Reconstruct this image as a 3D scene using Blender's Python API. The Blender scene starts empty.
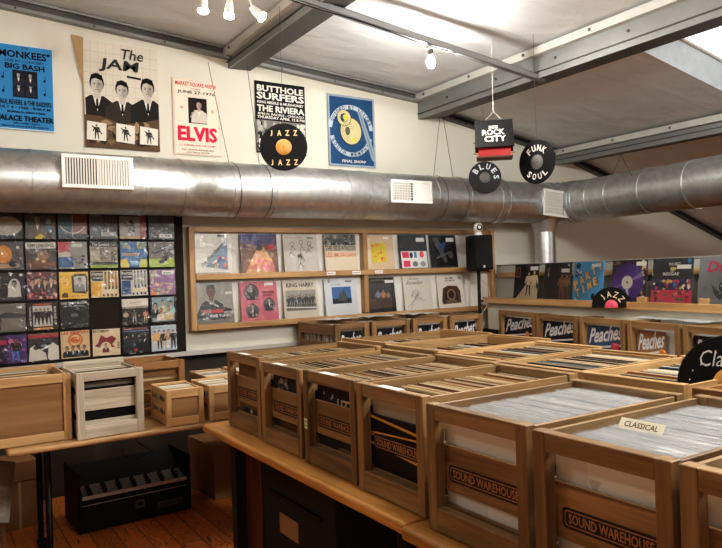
import bpy, bmesh, math, random
from math import pi, sin, cos, radians
from mathutils import Vector, Matrix, Quaternion
random.seed(7)
COL = bpy.context.scene.collection
EYE = 1.49

# ------------------------------------------------------------------ camera
RT = Vector((0.84169927, -0.53905502, -0.03101654))
UP = Vector((0.02596895, -0.01696222, 0.99951883))
FW = Vector((0.53932125, 0.84209974, 0.00027839))
FP = 679.926
cam = bpy.data.cameras.new('camera'); co = bpy.data.objects.new('camera', cam); COL.objects.link(co)
m = Matrix((RT, UP, -FW)).transposed().to_4x4(); m.translation = Vector((0, 0, EYE))
co.matrix_world = m
cam.sensor_width = 36; cam.lens = FP / 722 * 36; cam.clip_start = .05; cam.clip_end = 200
bpy.context.scene.camera = co

def ray(x, y): return FW * FP + RT * (x - 361) - UP * (y - 274)
def onA(x, y, d=5.1):            # where a sight line meets the plane Y = d
    v = ray(x, y); p = v * (d / v.y); return Vector((p.x, p.y, p.z + EYE))
def onX(x, y, d):
    v = ray(x, y); p = v * (d / v.x); return Vector((p.x, p.y, p.z + EYE))
def onZ(x, y, z):
    v = ray(x, y); p = v * ((z - EYE) / v.z); return Vector((p.x, p.y, z))

# ------------------------------------------------------------------ colours / materials
def lin(c):
    c = c / 255
    return c / 12.92 if c <= .04045 else ((c + .055) / 1.055) ** 2.4
def rgb(r, g, b): return (lin(r), lin(g), lin(b), 1)

MATS = {}
def newmat(name):
    m = bpy.data.materials.new(name); m.use_nodes = True
    nt = m.node_tree; b = nt.nodes['Principled BSDF']
    MATS[name] = m
    return m, nt, b
def N(nt, t, **k):
    n = nt.nodes.new(t)
    for a, v in k.items():
        if a.startswith('i_'):
            n.inputs[a[2:].replace('_', ' ')].default_value = v
        else: setattr(n, a, v)
    return n
def plain(name, col, rough=.6, metal=0, noise=.12, scale=30, bump=0, coat=0):
    m, nt, b = newmat(name); L = nt.links.new
    tc = N(nt, 'ShaderNodeTexCoord'); nz = N(nt, 'ShaderNodeTexNoise'); nz.inputs['Scale'].default_value = scale
    nz.inputs['Detail'].default_value = 4
    L(tc.outputs['Object'], nz.inputs['Vector'])
    mx = N(nt, 'ShaderNodeMix', data_type='RGBA')
    c2 = tuple(v * (1 - noise * 2) for v in col[:3]) + (1,)
    c1 = tuple(min(1, v * (1 + noise)) for v in col[:3]) + (1,)
    mx.inputs['A'].default_value = c2; mx.inputs['B'].default_value = c1
    L(nz.outputs['Fac'], mx.inputs['Factor']); L(mx.outputs['Result'], b.inputs['Base Color'])
    b.inputs['Roughness'].default_value = rough; b.inputs['Metallic'].default_value = metal
    b.inputs['Coat Weight'].default_value = coat
    if bump:
        bp = N(nt, 'ShaderNodeBump'); bp.inputs['Strength'].default_value = bump; bp.inputs['Distance'].default_value = .01
        L(nz.outputs['Fac'], bp.inputs['Height']); L(bp.outputs['Normal'], b.inputs['Normal'])
    return m
def wood(name, dark, light, axis, rough=.5, scale=1.0, coat=.1, rings=True):
    """grain running along the given local axis"""
    m, nt, b = newmat(name); L = nt.links.new
    tc = N(nt, 'ShaderNodeTexCoord'); mp = N(nt, 'ShaderNodeMapping')
    s = [26 * scale] * 3; s['xyz'.index(axis)] = 1.6 * scale
    mp.inputs['Scale'].default_value = s
    L(tc.outputs['Object'], mp.inputs['Vector'])
    oi = N(nt, 'ShaderNodeObjectInfo'); ad = N(nt, 'ShaderNodeVectorMath', operation='ADD')
    cm = N(nt, 'ShaderNodeMath', operation='MULTIPLY'); cm.inputs[1].default_value = 37.0
    L(oi.outputs['Random'], cm.inputs[0]); L(mp.outputs['Vector'], ad.inputs[0]); L(cm.outputs[0], ad.inputs[1])
    nz = N(nt, 'ShaderNodeTexNoise'); nz.inputs['Scale'].default_value = 1.0; nz.inputs['Detail'].default_value = 6
    nz.inputs['Roughness'].default_value = .6; nz.inputs['Distortion'].default_value = .6
    L(ad.outputs[0], nz.inputs['Vector'])
    n2 = N(nt, 'ShaderNodeTexNoise'); n2.inputs['Scale'].default_value = .22; n2.inputs['Detail'].default_value = 2
    L(ad.outputs[0], n2.inputs['Vector'])
    rp = N(nt, 'ShaderNodeValToRGB'); e = rp.color_ramp.elements
    e[0].position = .33; e[0].color = dark; e[1].position = .68; e[1].color = light
    L(nz.outputs['Fac'], rp.inputs['Fac'])
    mx = N(nt, 'ShaderNodeMix', data_type='RGBA', blend_type='MULTIPLY'); mx.inputs['Factor'].default_value = .55
    r2 = N(nt, 'ShaderNodeValToRGB'); r2.color_ramp.elements[0].position = .3; r2.color_ramp.elements[1].position = .7
    r2.color_ramp.elements[0].color = (.55, .5, .45, 1); r2.color_ramp.elements[1].color = (1.1, 1.1, 1.1, 1)
    L(n2.outputs['Fac'], r2.inputs['Fac']); L(rp.outputs['Color'], mx.inputs['A']); L(r2.outputs['Color'], mx.inputs['B'])
    hs = N(nt, 'ShaderNodeHueSaturation'); mr = N(nt, 'ShaderNodeMapRange')
    mr.inputs['To Min'].default_value = .82; mr.inputs['To Max'].default_value = 1.15
    L(oi.outputs['Random'], mr.inputs['Value']); L(mr.outputs['Result'], hs.inputs['Value'])
    L(mx.outputs['Result'], hs.inputs['Color']); L(hs.outputs['Color'], b.inputs['Base Color'])
    b.inputs['Roughness'].default_value = rough; b.inputs['Coat Weight'].default_value = coat; b.inputs['Coat Roughness'].default_value = .3
    bp = N(nt, 'ShaderNodeBump'); bp.inputs['Strength'].default_value = .12; bp.inputs['Distance'].default_value = .003
    L(nz.outputs['Fac'], bp.inputs['Height']); L(bp.outputs['Normal'], b.inputs['Normal'])
    return m
def woodset(pre, dark, light, **k):
    for a in 'xyz': wood(pre + '_' + a, dark, light, a, **k)
woodset('oak', rgb(106, 80, 50), rgb(168, 134, 90))
woodset('pine', rgb(156, 118, 74), rgb(202, 164, 116))
woodset('light', rgb(186, 146, 98), rgb(222, 186, 138))
woodset('white', rgb(178, 166, 146), rgb(222, 212, 194), rough=.7, coat=0)
woodset('brown', rgb(116, 78, 42), rgb(166, 120, 70))
woodset('pale', rgb(146, 112, 70), rgb(192, 158, 110))
woodset('table', rgb(160, 112, 54), rgb(204, 152, 84), rough=.35, coat=.4)
woodset('dark', rgb(62, 30, 14), rgb(104, 56, 26), rough=.4)
wood('board_panel', rgb(150, 112, 70), rgb(176, 138, 94), 'x', scale=.5, coat=0, rough=.8)

# vertex coloured print
m, nt, b = newmat('print')
at = N(nt, 'ShaderNodeAttribute', attribute_name='Col'); nt.links.new(at.outputs['Color'], b.inputs['Base Color'])
b.inputs['Roughness'].default_value = .45; b.inputs['Coat Weight'].default_value = .15
m, nt, b = newmat('matte_print')
at = N(nt, 'ShaderNodeAttribute', attribute_name='Col'); nt.links.new(at.outputs['Color'], b.inputs['Base Color'])
b.inputs['Roughness'].default_value = .85; b.inputs['Specular IOR Level'].default_value = .2
# clear plastic: creased and shiny
m, nt, b = newmat('plastic_film'); L = nt.links.new
nt.nodes.remove(b); out = nt.nodes['Material Output']
tr = N(nt, 'ShaderNodeBsdfTransparent'); gl = N(nt, 'ShaderNodeBsdfGlossy'); gl.inputs['Roughness'].default_value = .16
ms = N(nt, 'ShaderNodeMixShader'); tc = N(nt, 'ShaderNodeTexCoord'); nz = N(nt, 'ShaderNodeTexNoise'); nz.inputs['Scale'].default_value = 9
nz.inputs['Distortion'].default_value = 1.5
bp = N(nt, 'ShaderNodeBump'); bp.inputs['Strength'].default_value = .9; bp.inputs['Distance'].default_value = .03
oi = N(nt, 'ShaderNodeObjectInfo'); ad = N(nt, 'ShaderNodeVectorMath', operation='ADD')
cm = N(nt, 'ShaderNodeMath', operation='MULTIPLY'); cm.inputs[1].default_value = 31.0
L(oi.outputs['Random'], cm.inputs[0]); L(tc.outputs['Object'], ad.inputs[0]); L(cm.outputs[0], ad.inputs[1])
L(ad.outputs[0], nz.inputs['Vector']); L(nz.outputs['Fac'], bp.inputs['Height']); L(bp.outputs['Normal'], gl.inputs['Normal'])
fr = N(nt, 'ShaderNodeFresnel'); fr.inputs['IOR'].default_value = 1.45; mm = N(nt, 'ShaderNodeMath', operation='MULTIPLY'); mm.inputs[1].default_value = .8
L(fr.outputs[0], mm.inputs[0]); L(mm.outputs[0], ms.inputs['Fac']); L(tr.outputs[0], ms.inputs[1]); L(gl.outputs[0], ms.inputs[2]); L(ms.outputs[0], out.inputs['Surface'])

plain('wall_paint', rgb(210, 207, 194), .75, noise=.02, scale=3)
plain('gray_paint', rgb(168, 168, 158), .8, noise=.03, scale=3)
plain('dark_wall', rgb(60, 54, 48), .8, noise=.1); plain('gray_dark', rgb(130, 128, 118), .8, noise=.03)
plain('black', rgb(16, 15, 15), .5, noise=.15).node_tree.nodes['Principled BSDF'].inputs['Specular IOR Level'].default_value = .3
plain('black_matte', rgb(20, 18, 17), .85, noise=.15)
plain('felt', rgb(42, 34, 28), .95, noise=.5, scale=160)
plain('vinyl', rgb(8, 8, 9), .5, noise=.1).node_tree.nodes['Principled BSDF'].inputs['Specular IOR Level'].default_value = .25
plain('white_plastic', rgb(235, 234, 230), .4, noise=.01)
plain('white_paper', rgb(226, 224, 218), .8, noise=.03)
plain('steel_gray', rgb(140, 140, 138), .45, .55, noise=.08, scale=8)
plain('steel_dark', rgb(84, 82, 78), .5, .4, noise=.1, scale=8)
plain('steel_light', rgb(196, 194, 188), .45, .3, noise=.05, scale=8)
plain('chrome', rgb(200, 200, 200), .2, .9, noise=.03)
plain('wire', rgb(70, 68, 66), .5, .6, noise=.1)
plain('cardboard', rgb(150, 112, 76), .9, noise=.08)
plain('paper_brown', rgb(188, 160, 120), .9, noise=.05)
plain('red_paint', rgb(190, 36, 34), .5, noise=.06)
plain('gold_label', rgb(206, 150, 74), .4, noise=.15)
plain('pink_label', rgb(206, 74, 96), .5, noise=.1)
plain('gray_label', rgb(96, 94, 90), .5, noise=.3, scale=60)
plain('speaker_cloth', rgb(24, 24, 25), .9, noise=.4, scale=300)
plain('orange_cable', rgb(190, 92, 40), .5)
plain('slot_dark', rgb(30, 30, 32), .7)
plain('slat_white', rgb(220, 218, 210), .45, noise=.01)

# galvanised duct
m, nt, b = newmat('galvanised'); L = nt.links.new
tc = N(nt, 'ShaderNodeTexCoord'); v = N(nt, 'ShaderNodeTexVoronoi'); v.inputs['Scale'].default_value = 28
nz = N(nt, 'ShaderNodeTexNoise'); nz.inputs['Scale'].default_value = 5; nz.inputs['Detail'].default_value = 4
L(tc.outputs['Object'], v.inputs['Vector']); L(tc.outputs['Object'], nz.inputs['Vector'])
mx = N(nt, 'ShaderNodeMix', data_type='RGBA'); mx.inputs['A'].default_value = rgb(176, 178, 178); mx.inputs['B'].default_value = rgb(222, 224, 224)
mu = N(nt, 'ShaderNodeMath', operation='MULTIPLY_ADD'); mu.inputs[1].default_value = .5; mu.inputs[2].default_value = .2
L(v.outputs['Color'], mu.inputs[0]); L(mu.outputs[0], mx.inputs['Factor']); L(mx.outputs['Result'], b.inputs['Base Color'])
b.inputs['Metallic'].default_value = .92
mr = N(nt, 'ShaderNodeMapRange'); mr.inputs['To Min'].default_value = .3; mr.inputs['To Max'].default_value = .5
L(nz.outputs['Fac'], mr.inputs['Value']); L(mr.outputs['Result'], b.inputs['Roughness'])
bp = N(nt, 'ShaderNodeBump'); bp.inputs['Strength'].default_value = .35; bp.inputs['Distance'].default_value = .012
L(nz.outputs['Fac'], bp.inputs['Height']); L(bp.outputs['Normal'], b.inputs['Normal'])

# silvery roof membrane with creases
m, nt, b = newmat('roof_membrane'); L = nt.links.new
tc = N(nt, 'ShaderNodeTexCoord'); mp = N(nt, 'ShaderNodeMapping'); mp.inputs['Scale'].default_value = (1.1, 2.6, 1)
mp.inputs['Rotation'].default_value = (0, 0, .5)
L(tc.outputs['Object'], mp.inputs['Vector'])
n1 = N(nt, 'ShaderNodeTexNoise'); n1.inputs['Scale'].default_value = 2.2; n1.inputs['Detail'].default_value = 3; n1.inputs['Distortion'].default_value = .4
n2 = N(nt, 'ShaderNodeTexNoise'); n2.inputs['Scale'].default_value = 60; n2.inputs['Detail'].default_value = 2
L(mp.outputs[0], n1.inputs['Vector']); L(tc.outputs['Object'], n2.inputs['Vector'])
b1 = N(nt, 'ShaderNodeBump'); b1.inputs['Strength'].default_value = .3; b1.inputs['Distance'].default_value = .06
b2 = N(nt, 'ShaderNodeBump'); b2.inputs['Strength'].default_value = .3; b2.inputs['Distance'].default_value = .004
L(n1.outputs['Fac'], b1.inputs['Height']); L(n2.outputs['Fac'], b2.inputs['Height']); L(b1.outputs['Normal'], b2.inputs['Normal']); L(b2.outputs['Normal'], b.inputs['Normal'])
mx = N(nt, 'ShaderNodeMix', data_type='RGBA'); mx.inputs['A'].default_value = rgb(198, 200, 200); mx.inputs['B'].default_value = rgb(224, 226, 226)
L(n1.outputs['Fac'], mx.inputs['Factor']); L(mx.outputs['Result'], b.inputs['Base Color'])
b.inputs['Metallic'].default_value = .12; b.inputs['Roughness'].default_value = .42

# plank floor
m, nt, b = newmat('plank_floor'); L = nt.links.new
tc = N(nt, 'ShaderNodeTexCoord'); mp = N(nt, 'ShaderNodeMapping'); mp.inputs['Rotation'].default_value = (0, 0, pi / 2)
L(tc.outputs['Object'], mp.inputs['Vector'])
br = N(nt, 'ShaderNodeTexBrick'); br.inputs['Scale'].default_value = 1; br.inputs['Brick Width'].default_value = 1.9; br.inputs['Row Height'].default_value = .13
br.inputs['Mortar Size'].default_value = .003; br.offset = .37
br.inputs['Color1'].default_value = (.75, .75, .75, 1); br.inputs['Color2'].default_value = (1.25, 1.2, 1.15, 1); br.inputs['Mortar'].default_value = (.12, .1, .1, 1)
L(mp.outputs[0], br.inputs['Vector'])
m2 = N(nt, 'ShaderNodeMapping'); m2.inputs['Scale'].default_value = (9, .9, 1); L(tc.outputs['Object'], m2.inputs['Vector'])
nz = N(nt, 'ShaderNodeTexNoise'); nz.inputs['Scale'].default_value = 1.6; nz.inputs['Detail'].default_value = 3; nz.inputs['Distortion'].default_value = 1.4
L(m2.outputs[0], nz.inputs['Vector'])
wv = N(nt, 'ShaderNodeMath', operation='MULTIPLY'); wv.inputs[1].default_value = 46; sn = N(nt, 'ShaderNodeMath', operation='SINE')
L(nz.outputs['Fac'], wv.inputs[0]); L(wv.outputs[0], sn.inputs[0])
rp = N(nt, 'ShaderNodeValToRGB'); rp.color_ramp.elements[0].position = .0; rp.color_ramp.elements[1].position = .75
rp.color_ramp.elements[0].color = rgb(206, 124, 56); rp.color_ramp.elements[1].color = rgb(234, 156, 80)
e = rp.color_ramp.elements.new(.98); e.color = rgb(112, 52, 20)
L(sn.outputs[0], rp.inputs['Fac'])
mx = N(nt, 'ShaderNodeMix', data_type='RGBA', blend_type='MULTIPLY'); mx.inputs['Factor'].default_value = 1
L(rp.outputs['Color'], mx.inputs['A']); L(br.outputs['Color'], mx.inputs['B']); L(mx.outputs['Result'], b.inputs['Base Color'])
b.inputs['Roughness'].default_value = .3; b.inputs['Coat Weight'].default_value = .4; b.inputs['Coat Roughness'].default_value = .15

def emis(name, col, s):
    m, nt, b = newmat(name); b.inputs['Emission Color'].default_value = col; b.inputs['Emission Strength'].default_value = s
    b.inputs['Base Color'].default_value = col
emis('bulb_glow', (1, .97, .92, 1), 920)
emis('spot_glow', (1, .88, .76, 1), 420)
emis('sky_white', (.93, .97, 1, 1), 1.0)

# ------------------------------------------------------------------ mesh builder
TXT = {}; TXL = {}
def text_tris(s, bold=0.0, shear=0.0):
    k = (s, bold, shear)
    if k in TXT: return TXT[k]
    cu = bpy.data.curves.new('t', 'FONT'); cu.body = s; cu.offset = min(bold, .014); cu.shear = shear; cu.resolution_u = 2; cu.fill_mode = 'FRONT' if hasattr(cu, 'fill_mode') else cu.fill_mode
    ob = bpy.data.objects.new('t', cu); COL.objects.link(ob)
    dg = bpy.context.evaluated_depsgraph_get(); me = ob.evaluated_get(dg).to_mesh()
    vs = [(v.co.x, v.co.y) for v in me.vertices]; fs = [tuple(p.vertices) for p in me.polygons]
    ob.evaluated_get(dg).to_mesh_clear(); bpy.data.objects.remove(ob); bpy.data.curves.remove(cu)
    TXL[k] = max(1, len(vs))
    if bold > .02:
        e = (bold - .012) * .55; n0 = len(vs); base, bf = list(vs), list(fs); vs = []; fs = []
        for j, (dx, dy) in enumerate(((-e, 0), (e, 0), (0, e * .7), (0, -e * .7))):
            vs += [(a + dx, b + dy) for a, b in base]; fs += [tuple(i + j * n0 for i in f) for f in bf]
    xs = [v[0] for v in vs] or [0, 1]; ys = [v[1] for v in vs] or [0, 1]
    TXT[k] = (vs, fs, min(xs), max(xs), min(ys), max(ys)); return TXT[k]

class MB:
    def __init__(s): s.v = []; s.f = []; s.mi = []; s.c = []; s.sm = []; s.col = (0.5, .5, .5, 1); s.mat = 0; s.smooth = False
    def add(s, vs, fs, mat=None, col=None, smooth=None):
        o = len(s.v); s.v += [tuple(v) for v in vs]
        for f in fs:
            s.f.append(tuple(i + o for i in f)); s.mi.append(s.mat if mat is None else mat); s.c.append(s.col if col is None else col)
            s.sm.append(s.smooth if smooth is None else smooth)
    def box(s, a, b, mat=None, col=None, M=None):
        x0, y0, z0 = a; x1, y1, z1 = b
        vs = [Vector((x, y, z)) for z in (z0, z1) for y in (y0, y1) for x in (x0, x1)]
        if M: vs = [M @ v for v in vs]
        s.add(vs, [(0, 2, 3, 1), (4, 5, 7, 6), (0, 1, 5, 4), (2, 6, 7, 3), (0, 4, 6, 2), (1, 3, 7, 5)], mat, col, False)
    def bar(s, a, b, w):   # crate bar: material slot by longest axis
        d = [abs(b[i] - a[i]) for i in range(3)]
        s.box(a, b, mat=d.index(max(d)))
    def quad(s, p, mat=None, col=None): s.add(p, [tuple(range(len(p)))], mat, col)
    def cyl(s, p0, p1, r, n=16, r1=None, mat=None, caps=True, col=None, smooth=True):
        p0 = Vector(p0); p1 = Vector(p1); d = (p1 - p0).normalized(); r1 = r if r1 is None else r1
        a = d.orthogonal().normalized(); b = d.cross(a)
        vs = [p0 + (a * cos(2 * pi * i / n) + b * sin(2 * pi * i / n)) * r for i in range(n)] + [p1 + (a * cos(2 * pi * i / n) + b * sin(2 * pi * i / n)) * r1 for i in range(n)]
        s.add(vs, [(i, (i + 1) % n, n + (i + 1) % n, n + i) for i in range(n)], mat, col, smooth)
        if caps: s.add(vs, [tuple(range(n))[::-1], tuple(range(n, 2 * n))], mat, col, False)
    def tube(s, pts, r, n=8, mat=None, caps=True):
        pts = [Vector(p) for p in pts]; rr = r if isinstance(r, (list, tuple)) else [r] * len(pts)
        vs = []; a = None
        for i, p in enumerate(pts):
            d = (pts[min(i + 1, len(pts) - 1)] - pts[max(i - 1, 0)]).normalized()
            a = d.orthogonal().normalized() if a is None else (a - d * a.dot(d)).normalized()
            b = d.cross(a)
            vs += [p + (a * cos(2 * pi * k / n) + b * sin(2 * pi * k / n)) * rr[i] for k in range(n)]
        fs = [(i * n + k, i * n + (k + 1) % n, (i + 1) * n + (k + 1) % n, (i + 1) * n + k) for i in range(len(pts) - 1) for k in range(n)]
        s.add(vs, fs, mat, None, True)
        if caps: s.add(vs, [tuple(range(n))[::-1], tuple(range(len(vs) - n, len(vs)))], mat, None, False)
    def lathe(s, prof, o=(0, 0, 0), n=20, mat=None, M=None):
        o = Vector(o); vs = []
        for r, z in prof: vs += [Vector((r * cos(2 * pi * k / n), r * sin(2 * pi * k / n), z)) for k in range(n)]
        vs = [(M @ v if M else v) + o for v in vs]
        s.add(vs, [(i * n + k, i * n + (k + 1) % n, (i + 1) * n + (k + 1) % n, (i + 1) * n + k) for i in range(len(prof) - 1) for k in range(n)], mat, None, True)
        s.add(vs, [tuple(range(n))[::-1], tuple(range(len(vs) - n, len(vs)))], mat, None, False)
    def build(s, name, mats, parent=None, loc=(0, 0, 0), rot=(0, 0, 0), bevel=0):
        me = bpy.data.meshes.new(name); me.from_pydata(s.v, [], s.f)
        for mm in mats: me.materials.append(MATS[mm])
        me.polygons.foreach_set('material_index', s.mi); me.polygons.foreach_set('use_smooth', s.sm)
        ca = me.color_attributes.new('Col', 'FLOAT_COLOR', 'CORNER'); i = 0
        buf = []
        for p, c in zip(me.polygons, s.c): buf += list(c) * p.loop_total
        ca.data.foreach_set('color', buf)
        me.update()
        o = bpy.data.objects.new(name, me); COL.objects.link(o); o.location = loc; o.rotation_euler = rot
        if parent: o.parent = parent
        if bevel:
            b = o.modifiers.new('bevel', 'BEVEL'); b.width = bevel; b.segments = 1; b.limit_method = 'ANGLE'
        return o

def tag(o, label, cat, group=None, kind=None):
    o['label'] = label; o['category'] = cat
    if group: o['group'] = group
    if kind: o['kind'] = kind
    return o
def empty(name, loc, rot=(0, 0, 0), **k):
    o = bpy.data.objects.new(name, None); COL.objects.link(o); o.location = loc; o.rotation_euler = rot; o.empty_display_size = .05
    return o
def struct(o): o['kind'] = 'structure'; return o
def clone(o, loc, rot=None, label=None):
    c = o.copy(); COL.objects.link(c); c.location = loc
    if rot is not None: c.rotation_euler = rot
    for ch in o.children:
        k = ch.copy(); COL.objects.link(k); k.parent = c
        for g in ch.children: q = g.copy(); COL.objects.link(q); q.parent = k
    if label: c['label'] = label
    return c

# ------------------------------------------------------------------ printed covers
class Art:
    """flat printed sheet in local XZ facing -Y; drawing units 0..1 across, origin bottom left"""
    def __init__(s, w, h, bg, t=.004, curl=0):
        s.m = MB(); s.w = w; s.h = h; s.k = 0; s.t = t
        s.m.box((0, 0, 0), (w, t, h), col=rgb(*bg))
    def _y(s): s.k += 1; return -.00005 * s.k - .0002
    def P(s, x, z, y): return (x * s.w, y, z * s.h)
    clip = True
    def Q(s, pts, y, c):
        if s.clip:
            for ax, lim, sg in ((0, 0, 1), (0, 1, -1), (1, 0, 1), (1, 1, -1)):
                out = []
                for i, p in enumerate(pts):
                    q = pts[i - 1]; a = (p[ax] - lim) * sg; b_ = (q[ax] - lim) * sg
                    if (a >= 0) != (b_ >= 0): t = b_ / (b_ - a); out.append((q[0] + (p[0] - q[0]) * t, q[1] + (p[1] - q[1]) * t))
                    if a >= 0: out.append(p)
                pts = out
                if len(pts) < 3: return s
        s.m.quad([s.P(u, v, y) for u, v in pts], col=rgb(*c)); return s
    def r(s, x0, z0, x1, z1, c): return s.Q([(x0, z0), (x1, z0), (x1, z1), (x0, z1)], s._y(), c)
    def p(s, pts, c): return s.Q(list(pts), s._y(), c)
    def e(s, cx, cz, rx, rz, c, n=20, a0=0, a1=2 * pi):
        return s.Q([(cx + rx * cos(a0 + (a1 - a0) * i / n), cz + rz * sin(a0 + (a1 - a0) * i / n)) for i in range(n + (a1 - a0 < 6.2))], s._y(), c)
    def ring(s, cx, cz, r0, r1, c, a0=0, a1=2 * pi, n=28):
        y = s._y(); k = s.w / s.h
        pt = lambda r, i: s.P(cx + r * cos(a0 + (a1 - a0) * i / n), cz + r * k * sin(a0 + (a1 - a0) * i / n), y)
        for i in range(n): s.m.quad([pt(r0, i), pt(r1, i), pt(r1, i + 1), pt(r0, i + 1)], col=rgb(*c))
        return s
    def line(s, x0, z0, x1, z1, w, c):
        dx, dz = x1 - x0, z1 - z0; l = math.hypot(dx, dz) or 1; nx, nz = -dz / l * w / 2, dx / l * w / 2
        return s.p([(x0 + nx, z0 + nz), (x0 - nx, z0 - nz), (x1 - nx, z1 - nz), (x1 + nx, z1 + nz)][::1], c)
    def t_(s, txt, x0, z0, x1, z1, c, bold=.02, shear=0, rot=0):
        """fit text in the box; rot turns it about the box centre"""
        vs, fs, a, b_, c0, d = text_tris(txt, bold, shear); y = s._y()
        W, H = (x1 - x0) * s.w, (z1 - z0) * s.h; W = min(W, H * 1.15 * (b_ - a) / (d - c0)) if len(txt) == 1 else W; cx, cz = (x0 + x1) / 2 * s.w, (z0 + z1) / 2 * s.h
        out = []
        n0 = TXL[(txt, bold, shear)]; s.k += 4; yb = y
        for iv, (vx, vy) in enumerate(vs):
            y = yb - .00005 * (iv // n0); X = ((vx - a) / (b_ - a) - .5) * W; Z = ((vy - c0) / (d - c0) - .5) * H
            out.append((cx + X * cos(rot) - Z * sin(rot), y, cz + X * sin(rot) + Z * cos(rot)))
        s.m.add(out, fs, col=rgb(*c)); return s
    def arc(s, txt, cx, cz, r, size, a0, a1, c, bold=.03, inward=False):
        n = len(txt)
        for i, ch in enumerate(txt):
            if ch == ' ': continue
            a = a0 + (a1 - a0) * (i / (n - 1) if n > 1 else .5)
            x = cx + r * cos(a) / s.w; z = cz + r * sin(a) / s.h; hw = size * .36 / s.w; hh = size * .5 / s.h
            s.t_(ch, x - hw, z - hh, x + hw, z + hh, c, bold, 0, a + (pi / 2 if inward else -pi / 2))
        return s
    def bust(s, cx, z0, h, suit, skin=(196, 160, 132), hair=(40, 30, 24), shirt=(225, 222, 214), tie=None, face=True):
        k = s.h / s.w; hw = h * .36 * k
        s.p([(cx - hw, z0), (cx + hw, z0), (cx + hw * .92, z0 + h * .42), (cx + hw * .35, z0 + h * .56), (cx - hw * .35, z0 + h * .56), (cx - hw * .92, z0 + h * .42)], suit)
        s.p([(cx - hw * .22, z0 + h * .56), (cx, z0 + h * .26), (cx + hw * .22, z0 + h * .56)], shirt)
        if tie: s.p([(cx - hw * .05, z0 + h * .54), (cx - hw * .07, z0 + h * .3), (cx + hw * .07, z0 + h * .3), (cx + hw * .05, z0 + h * .54)], tie)
        s.r(cx - hw * .17, z0 + h * .5, cx + hw * .17, z0 + h * .66, skin)
        s.e(cx, z0 + h * .815, h * .135 * k, h * .185, hair)
        s.e(cx, z0 + h * .765, h * .112 * k, h * .17, skin).e(cx + h * .05 * k, z0 + h * .75, h * .055 * k, h * .13, tuple(int(v * .86) for v in skin))
        s.p([(cx - h * .12 * k, z0 + h * .86), (cx - h * .02 * k, z0 + h * .9), (cx + h * .12 * k, z0 + h * .85), (cx + h * .1 * k, z0 + h * .97), (cx - h * .1 * k, z0 + h * .97)], hair)
        if face:
            for q in (-1, 1): s.e(cx + q * h * .045 * k, z0 + h * .78, h * .018 * k, h * .01, (30, 24, 20), 8).r(cx + q * h * .045 * k - h * .025 * k, z0 + h * .8, cx + q * h * .045 * k + h * .025 * k, z0 + h * .808, hair)
            s.p([(cx, z0 + h * .77), (cx + h * .02 * k, z0 + h * .715), (cx - h * .012 * k, z0 + h * .715)], tuple(int(v * .7) for v in skin))
            s.r(cx - h * .035 * k, z0 + h * .67, cx + h * .035 * k, z0 + h * .68, (120, 60, 52))
        return s
    def fig(s, cx, z0, h, top, leg, skin=(190, 150, 120), hair=(40, 30, 24), spread=.1, lean=0):
        k = s.h / s.w; w = h * .13 * k
        for q in (-1, 1): s.p([(cx + q * w * .1, z0 + h * .45), (cx + q * w * .9, z0 + h * .45), (cx + q * (w * .7 + spread * h * k * .5), z0), (cx + q * (w * .3 + spread * h * k * .5), z0)][::q], leg)
        s.p([(cx - w * .9, z0 + h * .43), (cx + w * .9, z0 + h * .43), (cx + w * 1.2 + lean * h, z0 + h * .8), (cx - w * 1.2 + lean * h, z0 + h * .8)], top)
        for q in (-1, 1): s.line(cx + q * w * 1.1 + lean * h, z0 + h * .78, cx + q * w * 1.7, z0 + h * .5, w * .5, top)
        s.e(cx + lean * h, z0 + h * .9, h * .065 * k, h * .085, hair, 12); s.e(cx + lean * h, z0 + h * .88, h * .05 * k, h * .065, skin, 12)
        return s
    def speck(s, n, x0, z0, x1, z1, cols, smin=.02, smax=.06):
        for _ in range(n):
            x = random.uniform(x0, x1); z = random.uniform(z0, z1); a = random.uniform(smin, smax); b = random.uniform(smin, smax)
            x = min(max(x, x0 + a), x1 - a); z = min(max(z, z0 + b), z1 - b)
            s.p([(x + a * cos(t + .5) * random.uniform(.6, 1), z + b * sin(t + .5) * random.uniform(.6, 1)) for t in (0, 1.1, 2.2, 3.3, 4.4, 5.4)], random.choice(cols))
        return s
    def build(s, name, loc, rot=(0, 0, 0), parent=None, mat='print'): return s.m.build(name, [mat], parent, loc, rot)

def film(w, h, parent, y=-.02):
    b = MB(); n = 6; vs = []; fs = []
    for j in range(n + 1):
        for i in range(n + 1):
            e = 0 if i in (0, n) or j in (0, n) else random.uniform(-.0012, .0012)
            vs.append((-.005 + (w + .01) * i / n, y + e, -.003 + (h + .009) * j / n))
    for j in range(n):
        for i in range(n): k = j * (n + 1) + i; fs.append((k, k + 1, k + n + 2, k + n + 1))
    b.add(vs, fs, smooth=True)
    return b.build('plastic_sleeve', ['plastic_film'], parent)

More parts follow.
